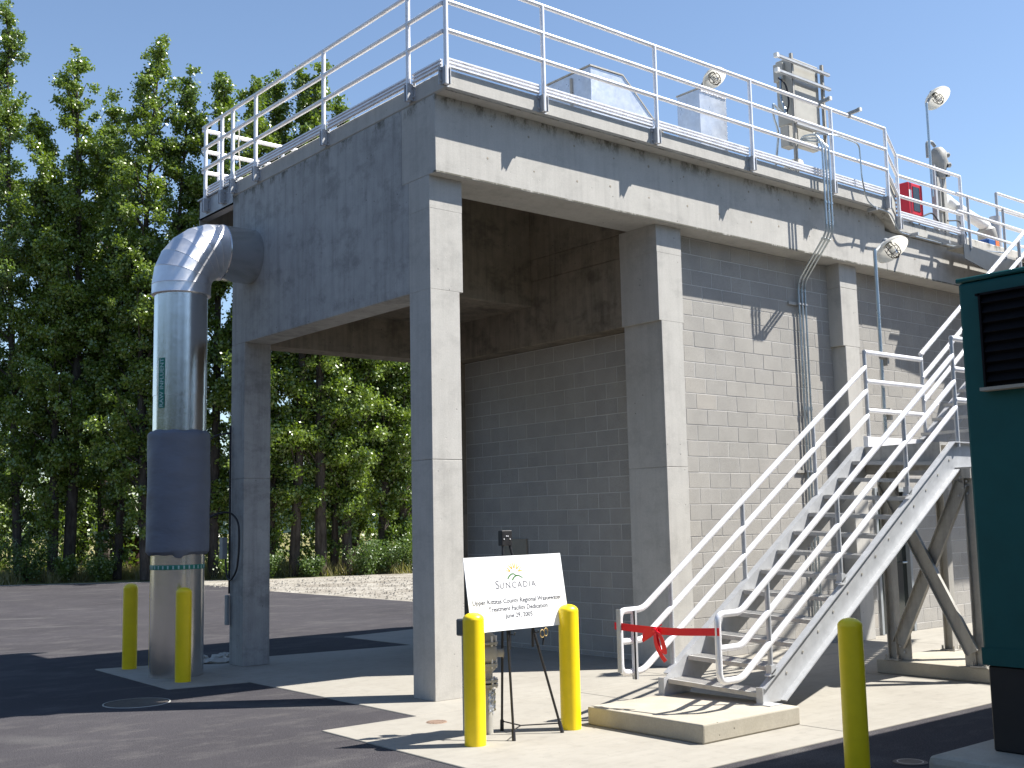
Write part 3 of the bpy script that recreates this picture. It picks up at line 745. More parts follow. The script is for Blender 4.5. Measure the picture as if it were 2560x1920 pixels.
# handrails
def tub(pts, name='rail', r=.0285, mat='alu'): return MB().tube(pts, r, 14).obj(name, mat, st, smooth=True)
def flight_rails(y, x0, xs, zs, posts, xe, ze):
    """loop at x0, slope begins at xs; zs three heights; ends at xe with top z ze"""
    sl = (ze-zs[0])/(xe-xs)
    tub(rounded([(xe, y, ze), (xs, y, zs[0]), (x0, y, zs[0]), (x0, y, zs[2]), (xs-.02, y, zs[2]), (xe, y, zs[2]-.01+sl*(xe-xs))], .075, 5))
    tub(rounded([(xe, y, zs[1]+sl*(xe-xs)), (xs-.01, y, zs[1]), (x0, y, zs[1])], .06, 4))
    for px in posts:
        zt = zs[0]+sl*(px-xs)-.01; zb = .293+(px-1.215)*.665+.03
        tub([(px, y, zb), (px, y, zt)], 'post', .0225, 'galv')
        m = MB(); m.bar((px-.05, y, zb-.035), (px+.05, y, zb+.03), .06, .012); m.box((px-.03, y-.03, zb-.03), (px+.03, y+.03, zb+.055)); m.obj('clip', 'galv', st)
flight_rails(-3.05, .69, .985, (.945, .665, .397), (1.36, 2.455, 3.67), 4.70, 3.42)
flight_rails(-2.03, .565, .86, (.935, .665, .392), (1.24, 2.33, 3.57), 4.615, 3.41)
tub([(4.70, -3.05, 2.44), (4.70, -3.05, 3.63)], 'post', .0225, 'galv'); tub([(4.615, -2.03, 2.49), (4.615, -2.03, 3.60)], 'post', .0225, 'galv')
tub([(5.81, -2.03, 2.60), (5.81, -2.03, 3.63)], 'post', .0225, 'galv'); tub([(5.9, -3.05, 2.44), (5.9, -3.05, 3.63)], 'post', .0225, 'galv')
for z in (3.585, 3.25, 2.915): tub([(4.615, -2.03, z), (5.81, -2.03, z)]); tub([(4.70, -3.05, z+.03), (5.9, -3.05, z+.03)])
for dz in (0, .285, .57):
    tub([(5.81, -2.03, 3.65-dz), (9.4, -2.03, 6.08-dz), (11.2, -2.03, 7.25-dz)])
    tub([(5.90, -3.05, 3.70-dz), (11.2, -3.05, 7.25-dz)])
for x in (7.1, 8.5, 9.9): tub([(x, -2.03, 3.62+(x-5.81)*.676-1.0), (x, -2.03, 3.62+(x-5.81)*.676)], 'post', .0225, 'galv')
for x in (7.1, 8.5, 9.9): tub([(x, -3.05, 3.67+(x-5.90)*.67-1.0), (x, -3.05, 3.67+(x-5.90)*.67)], 'post', .0225, 'galv')
# perforated strut at the foot of the far handrail
m = B((.70, -2.075, .33), (.715, -2.035, .93)); m.box((.70, -2.075, .33), (.74, -2.07, .93)); m.obj('perforated_strut', 'galv', st)
m = MB()
for k in range(9): m.box((.714, -2.062, .38+k*.058), (.7165, -2.048, .41+k*.058))
m.obj('strut_slot', 'black', st)
B((.535, -2.07, .40), (.545, -2.02, .95)).obj('perforated_strut', 'galv', st)
# landing support frames
for fx in (4.68, 5.85):
    for fy in (-2.16, -3.17):
        m = B((fx-.055, fy-.055, .15), (fx+.055, fy-.043, 2.2)); m.box((fx-.055, fy+.043, .15), (fx+.055, fy+.055, 2.2)); m.box((fx-.006, fy-.043, .15), (fx+.006, fy+.043, 2.2)); m.obj('post', 'galv_dark', st)
        B((fx-.09, fy-.09, .150), (fx+.09, fy+.09, .166)).obj('base_plate', 'galv_dark', st)
        m = MB()
        for sx in (-1, 1):
            for sy in (-1, 1): m.lathe([(.012, 0), (.012, .05), (0, .05)], 8, (fx+.07*sx, fy+.07*sy, .16))
        m.obj('anchor_bolt', 'galv_dark', st)
    if fx > 5: continue
    for k, (p, q) in enumerate((((fx-.03, -2.24, .32), (fx-.03, -3.10, 2.05)), ((fx-.075, -2.20, 2.10), (fx-.075, -3.12, .30)))):
        p, q = V(p), V(q); d = (q-p).normalized(); nn = V((1, 0, 0)).cross(d).normalized()
        m = MB(); m.bar(p, q, .008, .15, nn)
        for s in (-1, 1): m.bar(p+nn*.071*s+V((-.022, 0, 0)), q+nn*.071*s+V((-.022, 0, 0)), .045, .008, nn)
        m.obj('brace', 'galv_dark', st)
        if k == 0 or True:
            g_ = MB()
            for c_, s1 in ((p, 1), (q, -1)): B((fx-.014-.003*k, c_.y-.13, c_.z-.17), (fx-.004-.003*k, c_.y+.13, c_.z+.17)).obj('gusset', 'galv_dark', st)
    m = MB()
    for c_ in (V((fx-.016, -2.24, .32)), V((fx-.03, -3.10, 2.02))):
        for dy, dz in ((-.05, -.08), (.0, -.02), (-.05, .05), (.02, .09), (.05, -.1)): m.lathe([(0, .012), (.012, .012), (.014, 0)], 6, (c_.x, c_.y+dy, c_.z+dz), (-1, 0, 0))
    m.obj('bolt', 'galv', st)
B((4.6, -3.22, 2.10), (6.0, -3.12, 2.20)).obj('landing_beam', 'galv_dark', st)
# ribbon
rb = thing('ceremonial_ribbon', 'red ribbon tied in a bow across the foot of the stairs', 'ribbon', (.6, -2.5, .8))
m = MB(); n = 24; vs = []
for i in range(n+1):
    t = i/n; x = .535+(.665-.535)*t; y = -1.995+(-3.085+1.995)*t; sag = -.02*math.sin(math.pi*min(1, t*1.02)); tw = .004*math.sin(t*9)
    for z in (.775, .838): vs.append((x+tw, y, z+sag))
m.add(vs, [(2*i, 2*i+2, 2*i+3, 2*i+1) for i in range(n)])
for (x, y) in ((.565, -2.03), (.69, -3.05)):
    m.lathe([(.0275, .775), (.0275, .838)], 16, (x, y, 0))
o = m.obj('band', 'ribbon', rb); o.modifiers.new('s', 'SOLIDIFY').thickness = .0015
bcx, bcy, bcz = .585, -2.46, .79
def strip(path, w, name, mat='ribbon', wdir=(0, 0, 1)):
    m = MB(); vs = []; wd = V(wdir)
    for i, p in enumerate(path): p = V(p); vs += [p-wd*w/2, p+wd*w/2]
    m.add(vs, [(2*i, 2*i+2, 2*i+3, 2*i+1) for i in range(len(path)-1)])
    o = m.obj(name, mat, rb); o.modifiers.new('s', 'SOLIDIFY').thickness = .0015; return o
def bez(p0, p1, p2, p3, n=10):
    p0, p1, p2, p3 = map(V, (p0, p1, p2, p3)); return [p0*(1-t)**3+p1*3*t*(1-t)**2+p2*3*t*t*(1-t)+p3*t**3 for t in (i/n for i in range(n+1))]
c0 = (bcx-.02, bcy, bcz)
strip(bez(c0, (bcx-.05, bcy+.08, bcz+.01), (bcx-.04, bcy+.16, bcz-.03), (bcx-.03, bcy+.13, bcz-.075))+bez((bcx-.03, bcy+.13, bcz-.075), (bcx-.02, bcy+.09, bcz-.05), (bcx-.02, bcy+.03, bcz-.02), c0)[1:], .07, 'bow_loop', wdir=(0, -.3, .95))
strip(bez(c0, (bcx-.05, bcy-.06, bcz+.02), (bcx-.05, bcy-.13, bcz-.08), (bcx-.04, bcy-.12, bcz-.17))+bez((bcx-.04, bcy-.12, bcz-.17), (bcx-.03, bcy-.06, bcz-.22), (bcx-.02, bcy-.02, bcz-.1), c0)[1:], .06, 'bow_loop', wdir=(0, .93, .35))
strip(bez(c0, (bcx-.04, bcy-.0, bcz-.1), (bcx-.04, bcy-.04, bcz-.17), (bcx-.03, bcy-.12, bcz-.25)), .045, 'tail', wdir=(0, .8, -.5))
strip(bez(c0, (bcx-.03, bcy+.02, bcz-.02), (bcx-.04, bcy+.08, bcz-.06), (bcx-.04, bcy+.13, bcz-.05)), .04, 'tail', wdir=(0, .3, .9))
strip(bez(c0, (bcx-.02, bcy-.03, bcz+.02), (bcx-.03, bcy-.06, bcz+.05), (bcx-.03, bcy-.09, bcz+.055)), .012, 'tail')
MB().lathe([(0, -.02), (.022, -.015), (.024, .015), (0, .02)], 10, (bcx-.02, bcy, bcz+.005), (0, 1, 0)).obj('knot', 'ribbon', rb, smooth=True)

# ------------------------------------------------------------------ generator
ge = thing('generator_enclosure', 'tall dark teal generator cabinet with black louvre at the right edge', 'generator', (.6, -5.4, .18))
GX, GY = .605, -5.40
m = B((GX, GY, .735), (5.9, GY-2.3, 3.31)); m.obj('cabinet', 'green', ge, bevel=.02, seg=2)
B((GX-.012, GY+.012, 3.312), (5.92, GY-2.32, 3.345)).obj('roof', 'green', ge, bevel=.008)
B((GX-.006, GY+.004, .735), (GX-.002, GY-2.3, .85)).obj('bottom_rail', 'green', ge)
B((GX+.02, GY-.02, .18), (5.85, GY-2.28, .732)).obj('fuel_tank_base', 'black', ge, bevel=.01)
lv = thing  # louvre panel as part
lo = B((GX-.02, GY-.175, 2.565), (GX-.004, GY-2.0, 3.20)).obj('louvre', 'louvre', ge)
for k in range(9):
    z = 2.60+k*.067; m = MB().prism([(GX-.05, z), (GX-.022, z+.052), (GX-.022, z+.058), (GX-.056, z+.004)], 'y', GY-.19, GY-1.98)
    o = m.obj('slat', 'louvre', lo)
    o.matrix_parent_inverse = Matrix.Identity(4)
m = B((GX-.06, GY-.15, 3.195), (GX-.004, GY-2.0, 3.21)); m.box((GX-.06, GY-.17, 2.565), (GX-.004, GY-.185, 3.21)); m.obj('hood', 'louvre', ge)
B((GX-.09, GY-.155, 2.545), (GX-.004, GY-2.0, 2.567)).obj('drip_sill', 'plinth', ge)
tag(B((.22, -5.165, 0), (6.3, -8.2, .178)).obj('generator_pad', 'plinth', bevel=.05, seg=2), 'concrete pad under the dark teal generator at lower right', 'plinth')

# ------------------------------------------------------------------ conduits on the sunlit wall
for k, (lab) in enumerate(('left steel conduit of the three running down the sunlit block wall', 'middle steel conduit of the three running down the sunlit block wall', 'right steel conduit of the three running down the sunlit block wall')):
    x = 6.36+k*.072; xw = 6.475+k*.075
    t = thing('conduit', lab, 'conduit', (xw, .17, 0), 'steel conduits from the deck panel to the ground')
    pts = [(6.28, -.12+.03*k, 6.90), (6.29+.02*k, -.16, 7.0-.02*k), (x-.02, -.36, 7.0-.05*k), (x, -.43, 6.82), (x, -.43, 5.60), (xw, .17, 5.02), (xw, .17, .05)]
    MB().tube(rounded(pts, .12, 5), .015, 10).obj('tube', 'conduit', t, smooth=True)
    for z in (6.0, 5.45 if k == 1 else 5.47): MB().tube([(x, -.43, z), (x, -.43, z+.03)] if z > 5.6 else [V((x, -.43, 5.60)).lerp(V((xw, .17, 5.02)), .12), V((x, -.43, 5.60)).lerp(V((xw, .17, 5.02)), .16)], .0225, 10).obj('coupling', 'conduit', t, smooth=True)
    for z in (3.2, 1.4): MB().tube([(xw, .17, z), (xw, .17, z+.05)], .023, 10).obj('coupling', 'conduit', t, smooth=True)
for z, lab in ((4.70, 'strut bracket high on the block wall clamping three conduits'), (2.35, 'strut bracket low on the block wall behind the stair rails')):
    t = thing('conduit_strut', lab, 'bracket', (6.5, .2, z))
    B((6.27, .19, z-.02), (6.68, .215, z+.02)).obj('channel', 'galv_dark', t)
    m = MB()
    for k in range(3): m.tube([(6.475+k*.075, .17, z-.012), (6.475+k*.075, .17, z+.012)], .024, 10)
    m.obj('strap', 'galv', t)
# thin conduit under the deck edge
t = thing('conduit', 'thin grey conduit clipped under the deck edge, dropping from the panel', 'conduit', (7.1, -.34, 6.3))
MB().tube(rounded([(6.36, -.30, 7.02), (6.75, -.40, 7.05), (7.28, -.42, 7.02), (7.30, -.42, 6.5), (7.42, -.40, 6.22), (7.7, -.345, 6.17), (8.1, -.345, 6.16), (8.5, -.235, 5.945), (9.9, -.225, 5.945), (10.7, -.40, 5.93), (11.3, -.5, 5.95)], .1, 5), .011, 8).obj('tube', 'conduit', t, smooth=True)
m = MB()
for x in (7.72, 8.8, 9.7): m.box((x, -.36, 6.14 if x < 8 else 5.92), (x+.03, -.2, 6.19 if x < 8 else 5.97))
m.obj('clip', 'galv', t)

# ------------------------------------------------------------------ deck equipment
zd = 6.396
d1 = thing('exhaust_hood', 'wide galvanised duct hood with a sloping side on the deck', 'duct', (3.5, 1, zd))
MB().prism([(2.957, zd), (2.957, 7.459), (3.526, 7.466), (4.77, zd)], 'y', .6, 1.43).obj('hood_body', 'duct', d1, bevel=.006)
m = MB().prism([(2.945, 7.462), (3.53, 7.468), (3.53, 7.485), (2.945, 7.48)], 'y', .585, 1.445)
m.prism([(3.53, 7.468), (4.78, 6.396), (4.79, 6.41), (3.53, 7.487)], 'y', .585, .6); m.obj('flange', 'galv_dark', d1)
MB().tube([(2.95, .95, zd), (2.95, .95, 7.4)], .02, 8).obj('seam', 'galv_dark', d1)
d2 = thing('duct_box', 'narrow upright galvanised duct box right of the wide hood', 'duct', (5.3, .8, zd))
B((5.035, .6, zd), (5.61, 1.01, 7.643)).obj('duct_body', 'duct', d2, bevel=.004)
B((5.025, .59, 7.645), (5.62, 1.02, 7.665)).obj('lid', 'galv_dark', d2)
m = MB()
for k in range(12): m.lathe([(.0, .004), (.006, .004), (.006, 0)], 6, (5.605, .598, 6.5+k*.09), (0, -1, 0))
for k in range(10): m.box((5.06+k*.055, .585, 7.61+.006*(k % 2)), (5.10+k*.055, .6, 7.64))
m.obj('rivet', 'alu', d2)

DN = V((-.02, -.60, -.80)).normalized()
def lamp(cx_, cy_, cz_, px_, py_, pz0, pz1, label, r=.195):
    t = thing('dome_light', label, 'lamp', (px_, py_, pz0), 'white dome lights on thin poles')
    c = V((cx_, cy_, cz_)); up = -DN
    prof = [(r*math.cos(a)*1.0, r*.50*math.sin(a)) for a in (math.pi/2*i/9 for i in range(0, 9))]
    o = MB().lathe([(r-.004, -.004), (r+.002, 0)]+prof[1:]+[(.03, r*.51)], 36, c, up).obj('shade', 'shade', t, smooth=True)
    top = c+up*(r*.50)
    MB().lathe([(0, .09), (.035, .085), (.05, .05), (.055, 0)], 16, top-up*.012, up).obj('housing', 'grey', t, smooth=True)
    MB().lathe([(.04, .05), (.045, -.02), (.04, -.07), (.025, -.10), (0, -.11)], 14, c+up*.03, up).obj('glass_jar', 'jar', t, smooth=True)
    m = MB(); a_ = up.orthogonal().normalized(); b_ = up.cross(a_)
    for k in range(3):
        an = k*math.pi/3; dd = a_*math.cos(an)+b_*math.sin(an)
        m.tube([c+up*.06+dd*.07, c-up*.02+dd*.078, c-up*.09+dd*.062, c-up*.13, c-up*.09-dd*.062, c-up*.02-dd*.078, c+up*.06-dd*.07], .0045, 5)
    for h in (.0, -.075):
        rr = .078 if h > -.05 else .063
        m.tube([c+up*h+(a_*math.cos(q)+b_*math.sin(q))*rr for q in (2*math.pi*i/12 for i in range(13))], .0045, 5)
    m.obj('wire_cage', 'iron', t, smooth=True)
    pt = V((px_, py_, pz1))
    MB().tube([V((px_, py_, pz0)), pt], .021, 10).obj('pole', 'conduit', t, smooth=True)
    MB().tube(rounded([pt-V((0, 0, .12)), pt+V((0, 0, -.03)), top+up*.05], .04, 4), .019, 10).obj('arm', 'grey', t, smooth=True)
    return t
lamp(5.42, -1.98, 4.90, 5.07, -1.96, 1.9, 4.86, 'large white dome light on a pole clamped to the stair landing rail', .212)
t = thing('pole_clamp', 'pair of strut clamps fixing the lamp pole to the landing rail', 'bracket', (5.07, -2.0, 3.5))
for z in (3.56, 2.92):
    B((4.98, -2.0, z-.02), (5.14, -1.985, z+.02)).obj('strap', 'galv_dark', t); B((5.10, -2.02, z-.09), (5.14, -1.93, z+.05)).obj('strut', 'galv_dark', t)
lamp(10.66, .2, 8.66, 10.29, .2, 6.9, 8.5, 'white dome light on the tallest pole against open sky', .235)
lamp(5.62, .8, 8.0, 5.55, 1.0, 6.4, 7.95, 'white dome light just above the narrow duct box', .185)
lamp(6.75, .35, 6.76, 6.9, .55, 6.4, 6.75, 'white dome light low behind the conduits on the deck', .17)

# control panel on strut frame
cp = thing('control_panel', 'cream electrical panel seen from behind on a slotted strut frame', 'electrical panel', (6.5, -.1, zd))
B((6.30, -.02, 7.25), (6.95, .24, 8.22)).obj('enclosure', 'cream', cp, bevel=.01)
B((6.24, .08, 7.90), (6.30, .24, 8.16)).obj('side_box', 'cream', cp, bevel=.006)
for x in (6.26, 6.98):
    m = B((x-.021, -.085, zd-.15), (x+.021, -.08, 8.24)); m.box((x-.021, -.085, zd-.15), (x-.018, -.045, 8.24)); m.box((x+.018, -.085, zd-.15), (x+.021, -.045, 8.24)); m.obj('strut_post', 'galv_dark', cp)
    m = MB()
    for k in range(30): m.box((x+.0205, -.075, zd+.02+k*.06), (x+.0225, -.06, zd+.05+k*.06))
    m.obj('slot', 'iron', cp)
for z, x0, x1 in ((8.10, 5.88, 7.09), (7.885, 5.90, 7.10), (7.2, 6.24, 7.0)):
    m = B((x0, -.13, z-.02), (x1, -.125, z+.02)); m.box((x0, -.13, z+.017), (x1, -.088, z+.02)); m.box((x0, -.13, z-.02), (x1, -.088, z-.017)); m.obj('cross_strut', 'galv', cp)
for z in (8.10, 7.885): B((5.84, -.14, z-.03), (5.89, -.08, z+.03)).obj('end_cap', 'white', cp)
B((6.20, .0, 6.90), (6.38, .14, 7.2)).obj('lower_box', 'cream', cp, bevel=.006)
B((6.42, .0, 6.95), (6.9, .1, 7.2)).obj('lower_box', 'cream', cp, bevel=.006)
B((6.292, .10, 7.95), (6.299, .2, 8.1)).obj('notice', 'white', cp)
MB().tube(rounded([(6.25, .12, 7.95), (6.20, .10, 7.6), (6.20, .02, 7.4), (6.10, -.04, 7.3), (5.85, -.1, 7.32), (5.72, -.12, 7.38), (5.74, -.1, 7.2), (5.85, -.1, 7.0), (5.86, 0, 6.5), (5.86, 0, 6.4)], .1, 5), .017, 8).obj('flex_conduit', 'conduit', cp, smooth=True)
MB().tube(rounded([(6.25, .16, 7.95), (6.20, .0, 7.8), (6.20, -.04, 7.5), (6.2, .02, 7.35)], .1, 5), .012, 8).obj('flex_conduit', 'rubber', cp, smooth=True)
for x in (6.40, 7.12):
    tt = thing('strut_stub', 'short strut stub clamped on the top rail, %s' % ('in front of the cream panel' if x < 7 else 'just right of the cream panel'), 'bracket', (x, -.37, 7.42))
    MB().bar((x-.03, -.34, 7.43), (x+.10, -.50, 7.50), .045, .045).obj('channel', 'galv_dark', tt); B((x+.075, -.52, 7.475), (x+.125, -.47, 7.525)).obj('end_cap', 'white', tt)
    MB().tube([(x-.012, -.37, 7.42), (x+.02, -.37, 7.42)], .03, 10).obj('clamp', 'galv_dark', tt)

# fire cabinet with panel
fc = thing('fire_cabinet', 'red fire extinguisher cabinet on the deck behind the lower guard rail', 'cabinet', (10.1, .4, 6.4))
m = B((9.93, .42, 6.62), (10.36, .62, 7.15)); m.obj('case', 'red', fc, bevel=.01)
B((10.06, .412, 6.68), (10.26, .419, 7.09)).obj('window', 'glass', fc)
B((9.945, .414, 6.86), (10.02, .419, 7.02)).obj('notice', 'white', fc)
m = B((9.84, .66, 6.18), (9.90, .72, 7.25)); m.box((10.36, .66, 6.18), (10.42, .72, 7.2)); m.obj('post', 'galv', fc)
m = MB()
for k in range(14): m.box((9.9, .68, 6.25+k*.07), (10.36, .69, 6.285+k*.07))
m.obj('mesh_back', 'galv', fc)
# actuator tower
at = thing('gate_actuator', 'grey valve actuator on an upright post on the lower deck', 'actuator', (10.7, .3, 6.18))
B((10.50, .26, 6.18), (10.56, .34, 7.5)).obj('post', 'galv', at); B((10.72, .24, 6.18), (10.82, .36, 7.45)).obj('post', 'galv_dark', at)
m = MB().lathe([(0, 7.84), (.08, 7.83), (.14, 7.76), (.15, 7.55), (.12, 7.45), (.10, 7.30), (0, 7.28)], 16, (10.72, .3, 0)); m.obj('motor_housing', 'valve', at, smooth=True)
m = MB()
for dx, z, dy in ((.14, 7.7, -.1), (.17, 7.6, -.05), (.12, 7.52, -.12), (.16, 7.42, 0), (.1, 7.36, -.1)): m.lathe([(.04, 0), (.045, .05), (.0, .09)], 10, (10.72+dx*.5, .3+dy, z), (1, -.6, .2))
m.obj('knob', 'valve', at, smooth=True)
MB().tube(rounded([(10.36, .28, 7.6), (10.36, .28, 7.86), (10.50, .28, 7.9), (10.60, .28, 7.84)], .06, 4), .03, 8).obj('elbow', 'grey', at, smooth=True)
B((10.55, .25, 7.12), (10.75, .35, 7.3)).obj('bracket', 'galv_dark', at); MB().lathe([(.05, 6.2), (.05, 6.7), (.07, 6.72), (.07, 6.78), (.04, 6.8), (.04, 7.3)], 14, (10.66, .3, 0)).obj('stem_cover', 'valve', at, smooth=True)
MB().tube(rounded([(10.45, .22, 6.52), (10.2, .18, 6.62), (9.9, .2, 6.5), (9.8, .25, 6.2)], .1, 5), .014, 8).obj('cable', 'rubber', at, smooth=True)
MB().tube(rounded([(10.7, .2, 6.56), (11.0, .15, 6.6), (11.3, .2, 6.4)], .1, 5), .013, 8).obj('cable', 'rubber', at, smooth=True)
# white pipework on the deck
wp = thing('white_pipework', 'white elbowed pipework on the far right of the deck', 'pipe', (12, .9, 6.2))
MB().tube(rounded([(11.75, .9, 6.2), (11.75, .9, 7.1), (11.9, .9, 7.32), (12.2, .9, 7.22), (13.4, .9, 7.0)], .25, 6), .10, 16).obj('pipe', 'white', wp, smooth=True)
m = MB().lathe([(.05, 0), (.16, .1), (.18, .3), (.10, .45), (.06, .5)], 16, (13.3, .9, 7.05), (.3, 0, -1)); m.obj('hopper', 'valve', wp, smooth=True)
MB().tube([(12.2, .8, 6.2), (12.2, .8, 7.2)], .05, 10).obj('support', 'galv', wp, smooth=True)
MB().tube([(13.5, .8, 6.2), (13.5, .8, 7.2)], .10, 12).obj('support', 'galv', wp, smooth=True)
bm_ = thing('blue_machine', 'blue and orange pump unit on the deck at the far right', 'machine', (12.3, .5, 6.2))
MB().lathe([(0, 0), (.13, .0), (.16, .04), (.16, .32), (.1, .36)], 20, (12.1, .5, 6.33), (1, .2, 0)).obj('motor', 'blue', bm_, smooth=True)
B((12.42, .4, 6.2), (12.68, .62, 6.56)).obj('pump', 'blue', bm_, bevel=.02); B((12.70, .42, 6.2), (12.86, .6, 6.6)).obj('coupling_guard', 'orange', bm_, bevel=.02)
# walkway bridging stair and deck
wk = thing('steel_walkway', 'grey steel walkway joining the upper stairs to the deck edge', 'walkway', (10.5, -.6, 5.8))
MB().add([(9.87, -.50, 5.68), (11.0, -.50, 5.50), (14.0, -.50, 5.45), (14.0, -.50, 5.86), (11.0, -.50, 5.86), (9.87, -.50, 5.92),
          (9.87, -.49, 5.68), (11.0, -.49, 5.50), (14.0, -.49, 5.45), (14.0, -.49, 5.86), (11.0, -.49, 5.86), (9.87, -.49, 5.92)],
         [(0,1,4,5),(1,2,3,4),(11,10,7,6),(10,9,8,7),(0,6,7,1),(1,7,8,2),(2,8,9,3),(3,9,10,4),(4,10,11,5),(5,11,6,0)]).obj('side_plate', 'dark_steel', wk)
B((9.87, -.49, 5.86), (14, -.21, 5.90)).obj('grating', 'galv_dark', wk)
B((11.5, -2.0, 5.86), (14, -.515, 5.90)).obj('grating', 'galv_dark', wk)
for z in (6.70, 6.42, 6.14): MB().tube([(9.75, -.5, z), (14, -.5, z-.03)], .0225, 10).obj('rail', 'alu', wk, smooth=True)
for x in (10.08, 11.2, 12.6): MB().tube([(x, -.5, 5.86), (x, -.5, 6.70)], .0225, 10).obj('post', 'galv', wk, smooth=True)
fr = thing('guard_rail', 'distant guard rail beyond the machinery at the upper right', 'railing', (15, 1.5, 6.2))
for z in (8.08, 7.75, 7.42): MB().tube([(15, 1.5, z), (18, 1.5, z)], .028, 10).obj('rail', 'alu', fr, smooth=True)
for x in (15, 16.6): MB().tube([(x, 1.5, 6.2), (x, 1.5, 8.08)], .028, 10).obj('post', 'galv', fr, smooth=True)
B((15, -.2, 5.97), (19, 4.5, 6.176)).obj('deck_slab', 'concrete', bld)

# ------------------------------------------------------------------ ground details
mh = thing('manhole_cover', 'round manhole cover in the asphalt at the edge of the shadow', 'manhole', (-2.11, 2.27, 0))
MB().lathe([(0, -.004), (.30, -.004), (.305, -.006)], 40, (-2.11, 2.27, 0)).obj('lid', 'iron', mh)
MB().lathe([(.318, -.005), (.332, -.005), (.334, -.01)], 40, (-2.11, 2.27, 0)).obj('ring', 'valve', mh)
gr = thing('drain_cover', 'rusty round drain cover in the pavement left of the front bollard', 'drain', (-.67, -.95, 0))
MB().lathe([(0, .003), (.09, .003), (.095, .001)], 28, (-.67, -.95, 0)).obj('plate', 'rust', gr)
m = MB()
for i in range(-5, 6):
    h = math.sqrt(max(0, .085**2-(i*.016)**2)); m.box((-.67+i*.016-.005, -.95-h, .003), (-.67+i*.016+.005, -.95+h, .007))
m.obj('rib', 'rust', gr)
m2 = thing('manhole_cover', 'small shaded manhole cover beside the generator pad', 'manhole', (.73, -4.75, 0))
MB().lathe([(0, -.003), (.115, -.003), (.12, -.006)], 30, (.735, -4.73, 0)).obj('lid', 'iron', m2)
MB().lathe([(.085, -.001), (.092, -.001)], 24, (.735, -4.73, 0)).obj('ring', 'valve', m2)
rg = thing('rubble_bag', 'crumpled pale bag lying behind the far left column', 'bag', (.05, 5.0, 0))
m = MB(); n = 12
for (ox, oy, s) in ((.0, 4.85, .16), (-.2, 4.95, .14), (.15, 5.0, .12)):
    prof = [(s*math.cos(a)*(1+.15*math.sin(a*7+ox)), .10*math.sin(a)+.0) for a in (math.pi/2*i/6 for i in range(7))]; m.lathe(prof, n, (ox, oy, 0))
m.v = [(x+rnd.uniform(-.015, .015), y+rnd.uniform(-.015, .015), max(0, z+rnd.uniform(-.012, .012))) for x, y, z in m.v]
m.obj('cloth', 'cream', rg, smooth=False)

# ------------------------------------------------------------------ vegetation
rng = np.random.default_rng(11)
def leaf_mesh(name, centres, size, mat, parent=None, tilt=.9):
    """one small folded leaf quad per centre"""
    n = len(centres); d = rng.normal(size=(n, 3)); d[:, 2] = d[:, 2]*tilt+.35
    d /= np.linalg.norm(d, axis=1)[:, None]
    a = np.cross(d, rng.normal(size=(n, 3))); a /= np.linalg.norm(a, axis=1)[:, None]; b = np.cross(d, a)
    s = size*rng.uniform(.65, 1.25, n)[:, None]
    v = np.stack([centres-a*s*.62, centres-b*s*.42, centres+a*s*.62, centres+b*s*.42], 1).reshape(-1, 3)
    me = bpy.data.meshes.new(name); me.vertices.add(4*n); me.vertices.foreach_set('co', v.astype(np.float32).ravel())
    me.loops.add(4*n); me.loops.foreach_set('vertex_index', np.arange(4*n, dtype=np.int32))
    me.polygons.add(n); me.polygons.foreach_set('loop_start', np.arange(0, 4*n, 4, dtype=np.int32)); me.polygons.foreach_set('loop_total', np.full(n, 4, np.int32))
    me.update(calc_edges=True); me.materials.append(M[mat])
    o = bpy.data.objects.new(name, me); COL.objects.link(o)
    if parent: put(o, parent)
    return o
